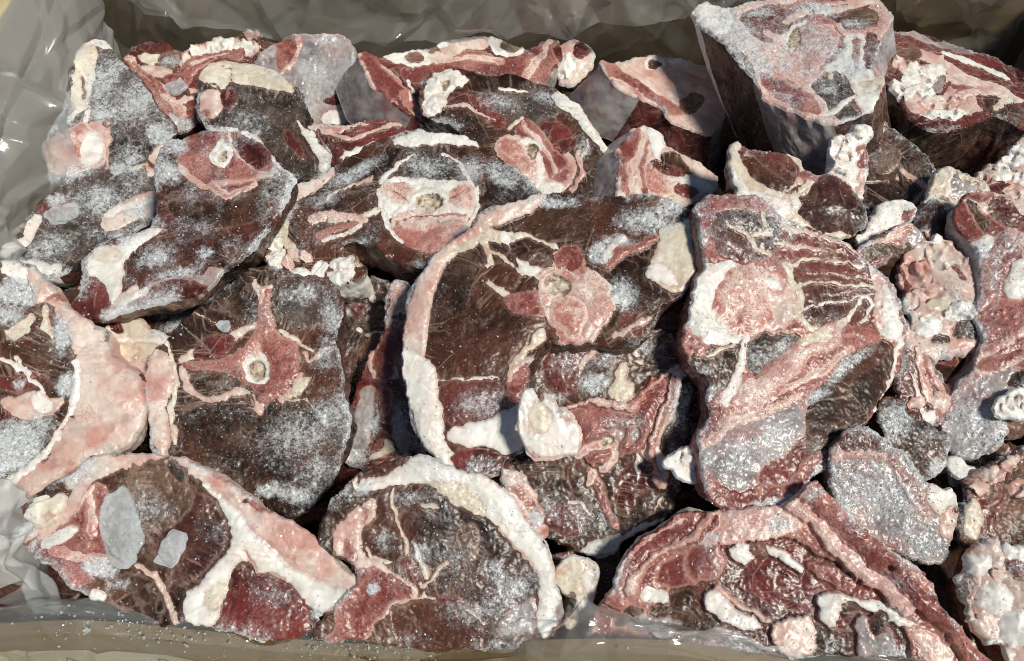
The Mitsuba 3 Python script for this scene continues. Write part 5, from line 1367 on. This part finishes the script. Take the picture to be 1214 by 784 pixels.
piece('neck_slice', 'dark slice in the upper left under a thick cream tusk shaped fold of fat', 'neck slice', None, [-0.161, 0.4402, 0.024], (0.02, -0.24, 1), 25, 6, 0.7, 54, 'leanfrost',
 [-472,301,-436,424,-340,466,-226,468,-33,403,129,296,210,210,199,131,307,-31,420,-222,462,-360,355,-442,220,-437,88,-352,-48,-177,-248,-103,-359,-85,-437,11], [
 ('fatcream','p',[-468,329,-432,421,-322,462,-187,447,-41,415,61,348,145,247,120,213,-27,267,-168,265,-237,287,-277,309,-306,229,-362,228,-432,261],{'d':4,'dw':9,'a':5}),
 ('leantan','l',[-337,422,-277,400,-267,309],{'w':9}),
 ('leantan','l',[-424,273,-334,229],{'w':9}),
 ('fatpink','p',[-446,227,-314,218,-299,84,-324,-15,-426,-16,-434,127],{'d':1.5}),
 ('leanred','e',[-267,171,85,57,1.58],{'d':2}),
 ('bonered','e',[-405,24,39,27,1.79]),
 ('fatwhite','p',[164,51,245,-34,349,-183,443,-350,365,-393,337,-268,253,-120],{'d':1.6}),
 ('lean','l',[212,-78,319,-268],{'w':24}),
 ('leanred','p',[288,-331,218,-142,133,-14,104,-101,228,-269]),
 ('fatwhite','e',[-261,-77,77,32,3.13]),
 ('frost','e',[-293,-91,110,51,3.13],{'s':0.9}),
 ('frost','e',[-148,-5,185,139,2.33],{'s':0.35}),
 ('frost','e',[-83,-101,77,38,-2.50],{'s':0.9})], segs=[('fatcream', -472, 301, 210, 210), ('fatwhite', 210, 210, 462, -360)], dust=0.08)
piece('fat_scrap', 'pale bony fat piece wedged between the bottom centre slice and the wide bone slab', 'fat scrap', None, [0.0304, 0.1337, 0.004], (0.0, -0.4, 1), 20, 6, 0.51, 55, 'fatcream',
 [-105,73,-56,133,-7,166,82,133,109,86,87,27,79,-39,50,-85,9,-137,-33,-163,-45,-98,10,-46,17,-6,-44,13], [
 ('fatpink','l',[-98,93,-29,140],{'w':16}),
 ('fatwhite','l',[53,86,66,-6,2,-111],{'w':36}),
 ('leantan','e',[-6,3,33,24,0.02])], side='fatcream', dust=0.05)
piece('meat_chunk', 'dark red meat deep in the gap left of the wide bone slab', 'meat chunk', None, [0.0356, 0.1372, -0.02], (0.0, -0.3, 1), 30, 6, 0.54, 56, 'leanred',
 [-213,145,-82,250,182,314,216,62,36,-262,-217,-301], [
 ('frost','e',[-77,0,43,33,0.03],{'s':1.0})])
piece('fat_flake', 'large flat flake of cream fat lying on the lower edge of the middle slice', 'fat flake', None, [0.0169, 0.2005, 0.054], (0.05, -0.4, 1), 4, 1, 0.51, 57, 'fatwhite',
 [-134,-27,-142,52,-126,133,-110,161,-69,170,-41,133,-37,109,-17,154,3,122,31,98,42,53,75,62,107,46,114,14,143,-26,139,-141,80,-149,16,-163,-55,-168,-91,-138,-118,-91], [
 ('fatcream','e',[-36,22,73,65,1.32]),
 ('fatpink','p',[50,53,107,54,114,14,82,5]),
 ('fatpink','l',[-95,-122,-47,-154],{'w':20}),
 ('fatwhite','l',[-118,117,-118,-43],{'w':32})], side='fatpink', grow=0.3, smooth=0, dust=0, rim=1.0, warp=2.0, rough=0.5)
piece('fat_flake', 'pair of white fat crumbs left of the lower end of the long slice', 'fat flake', None, [0.0831, 0.1896, 0.034], (0.05, -0.3, 1), 10, 6, 0.52, 61, 'fatwhite',
 [-93,-9,-51,8,-15,57,45,83,85,67,93,1,68,-73,18,-81,-14,-73,-45,-33], [
 ('lump','e',[39,15,51,41,1.11])], side='fatwhite', dust=0, rim=1.7)
piece('meat_chunk', 'dark red frosted meat in the shade between the grey membrane block and the right edge', 'meat chunk', None, [0.2422, 0.1994, 0.006], (-0.05, -0.35, 1), 30, 6, 0.56, 71, 'leanplum',
 [-184,49,-76,115,33,123,165,194,205,113,150,25,28,-83,-50,-191,-144,-190,-200,-82], [
 ('bonepink','l',[-129,36,-20,48,120,123],{'w':26}),
 ('leanred','e',[-31,-39,90,50,-2.71]),
 ('frost','e',[-109,27,87,61,-3.03],{'s':0.6})], side='leanred', dust=0.1)
piece('meat_scrap', 'ragged red scrap in the gap left of the lower end of the long slice', 'meat scrap', None, [0.0948, 0.2219, 0.016], (0.05, -0.35, 1), 24, 6, 0.56, 72, 'leanred',
 [-98,-1,-31,99,53,136,104,73,80,-22,31,-98,-42,-134,-94,-99], [
 ('fatpink','l',[-75,-67,2,23,77,82],{'w':22}),
 ('bonered','e',[23,0,55,35,1.01]),
 ('frost','e',[-37,-36,54,44,-3.01],{'s':0.8})], side='leanred', dust=0.08, rough=2)
piece('bone_scrap', 'splinter of pink bone beside the white fat rim of the bottom centre slice', 'bone scrap', None, [0.0054, 0.1751, 0.022], (0.05, -0.4, 1), 14, 6, 0.52, 73, 'bonepink',
 [-117,127,-67,169,-16,136,33,33,83,-77,115,-158,66,-166,0,-77,-67,12,-108,69], [
 ('bonered','l',[-67,111,0,4,74,-118],{'w':33}),
 ('bonepink','l',[-83,135,-33,74],{'w':17}),
 ('frost','e',[41,-89,49,41,1.55],{'s':0.9})], side='leanred', dust=0.08, rough=1.6)
piece('fat_scrap', 'small curl of white fat under the twisted fat lump of the back row slice', 'fat scrap', None, [-0.0461, 0.4354, 0.02], (0.0, -0.35, 1), 14, 6, 0.7, 74, 'fatwhite',
 [-90,37,-35,86,43,49,89,-24,57,-85,-21,-73,-77,-37], [
 ('lump','e',[-0,0,44,37,-0.04])], side='fatwhite', rough=1.6)
piece('fat_flake', 'small cream fat flake with a pointed corner on the frosted left edge slice', 'fat flake', None, [-0.2616, 0.2638, 0.0447], (0.1, -0.3, 1), 4, 1, 0.56, 58, 'fatcream',
 [-79,-10,-39,7,21,32,65,73,91,50,74,18,51,-22,23,-70,-10,-82,-52,-48,-75,-34], [
 ], side='fatcream', grow=0.3, dust=0.02, rim=1.0)
piece('fat_flake', 'small white fat flake above the ice flake at the lower left', 'fat flake', None, [-0.2146, 0.1601, 0.0477], (0.02, -0.38, 1), 3, 0, 0.49, 59, 'fatcream',
 [-78,-30,-15,34,58,66,105,53,98,2,58,-43,10,-68,-43,-55], [
 ('fatpink','e',[23,-35,31,15,3.10])], side='fatcream', grow=0.3, dust=0, rim=1.0)
piece('fat_flake', 'white fat crumbs under the lower end of the long slice', 'fat flake', None, [0.1022, 0.1683, 0.0309], (0.12, -0.3, 1), 4, 0, 0.51, 60, 'fatwhite',
 [-80,10,-36,44,60,12,107,-14,71,-35,-12,-16], [
 ], side='fatwhite', grow=0.3, dust=0, rim=1.0)
piece('ice_flake', 'large grey translucent flake of ice on the bottom left slice', 'ice flake', None, [-0.1806, 0.152, 0.0445], (0.02, -0.38, 1), 4, 0, 0.49, 62, 'ice',
 [-107,102,-60,146,2,176,31,140,65,51,97,-12,130,-68,81,-112,49,-174,23,-162,-20,-112,-84,13], [
 ], side='ice', grow=0.2, smooth=0, dust=0.3, rim=1.0, rough=1)
piece('ice_flake', 'small clear ice flake right of the large ice flake on the bottom left slice', 'ice flake', None, [-0.1563, 0.1422, 0.0403], (0.02, -0.38, 1), 2, 0, 0.49, 63, 'ice',
 [-22,-6,1,26,36,57,47,13,26,-43,8,-55], [
 ], side='ice', grow=0.2, smooth=0, dust=0.3, rim=0.8, rough=0.8, grains=0)
piece('ice_flake', 'square ice flake lying on the red bones in the far left', 'ice flake', None, [-0.235, 0.4908, 0.0147], (-0.02, -0.12, 1), 3, 0, 0.75, 64, 'ice',
 [-47,-18,17,46,82,-46,14,-110], [
 ], side='ice', grow=0.2, smooth=0, dust=0.3, rim=0.8, rough=0.8)
piece('ice_flake', 'blue white ice flake near the left wall on the whitened slice', 'ice flake', None, [-0.2819, 0.3694, 0.0165], (0.14, -0.2, 1), 3, 0, 0.66, 65, 'ice',
 [-73,-1,-12,24,90,32,94,-8,45,-62,-15,-50], [
 ], side='ice', grow=0.2, smooth=0, dust=0.3, rim=0.8, rough=1)
piece('ice_flake', 'small ice flake on the upper face of the vertebra slice', 'ice flake', None, [-0.1543, 0.2677, 0.0394], (0.02, -0.36, 1), 2, 0, 0.57, 66, 'ice',
 [-20,-1,16,23,41,-8,28,-40,-2,-40], [
 ], side='ice', grow=0.2, smooth=0, dust=0.3, rim=0.6, rough=0.3, grains=0)
under_layer()
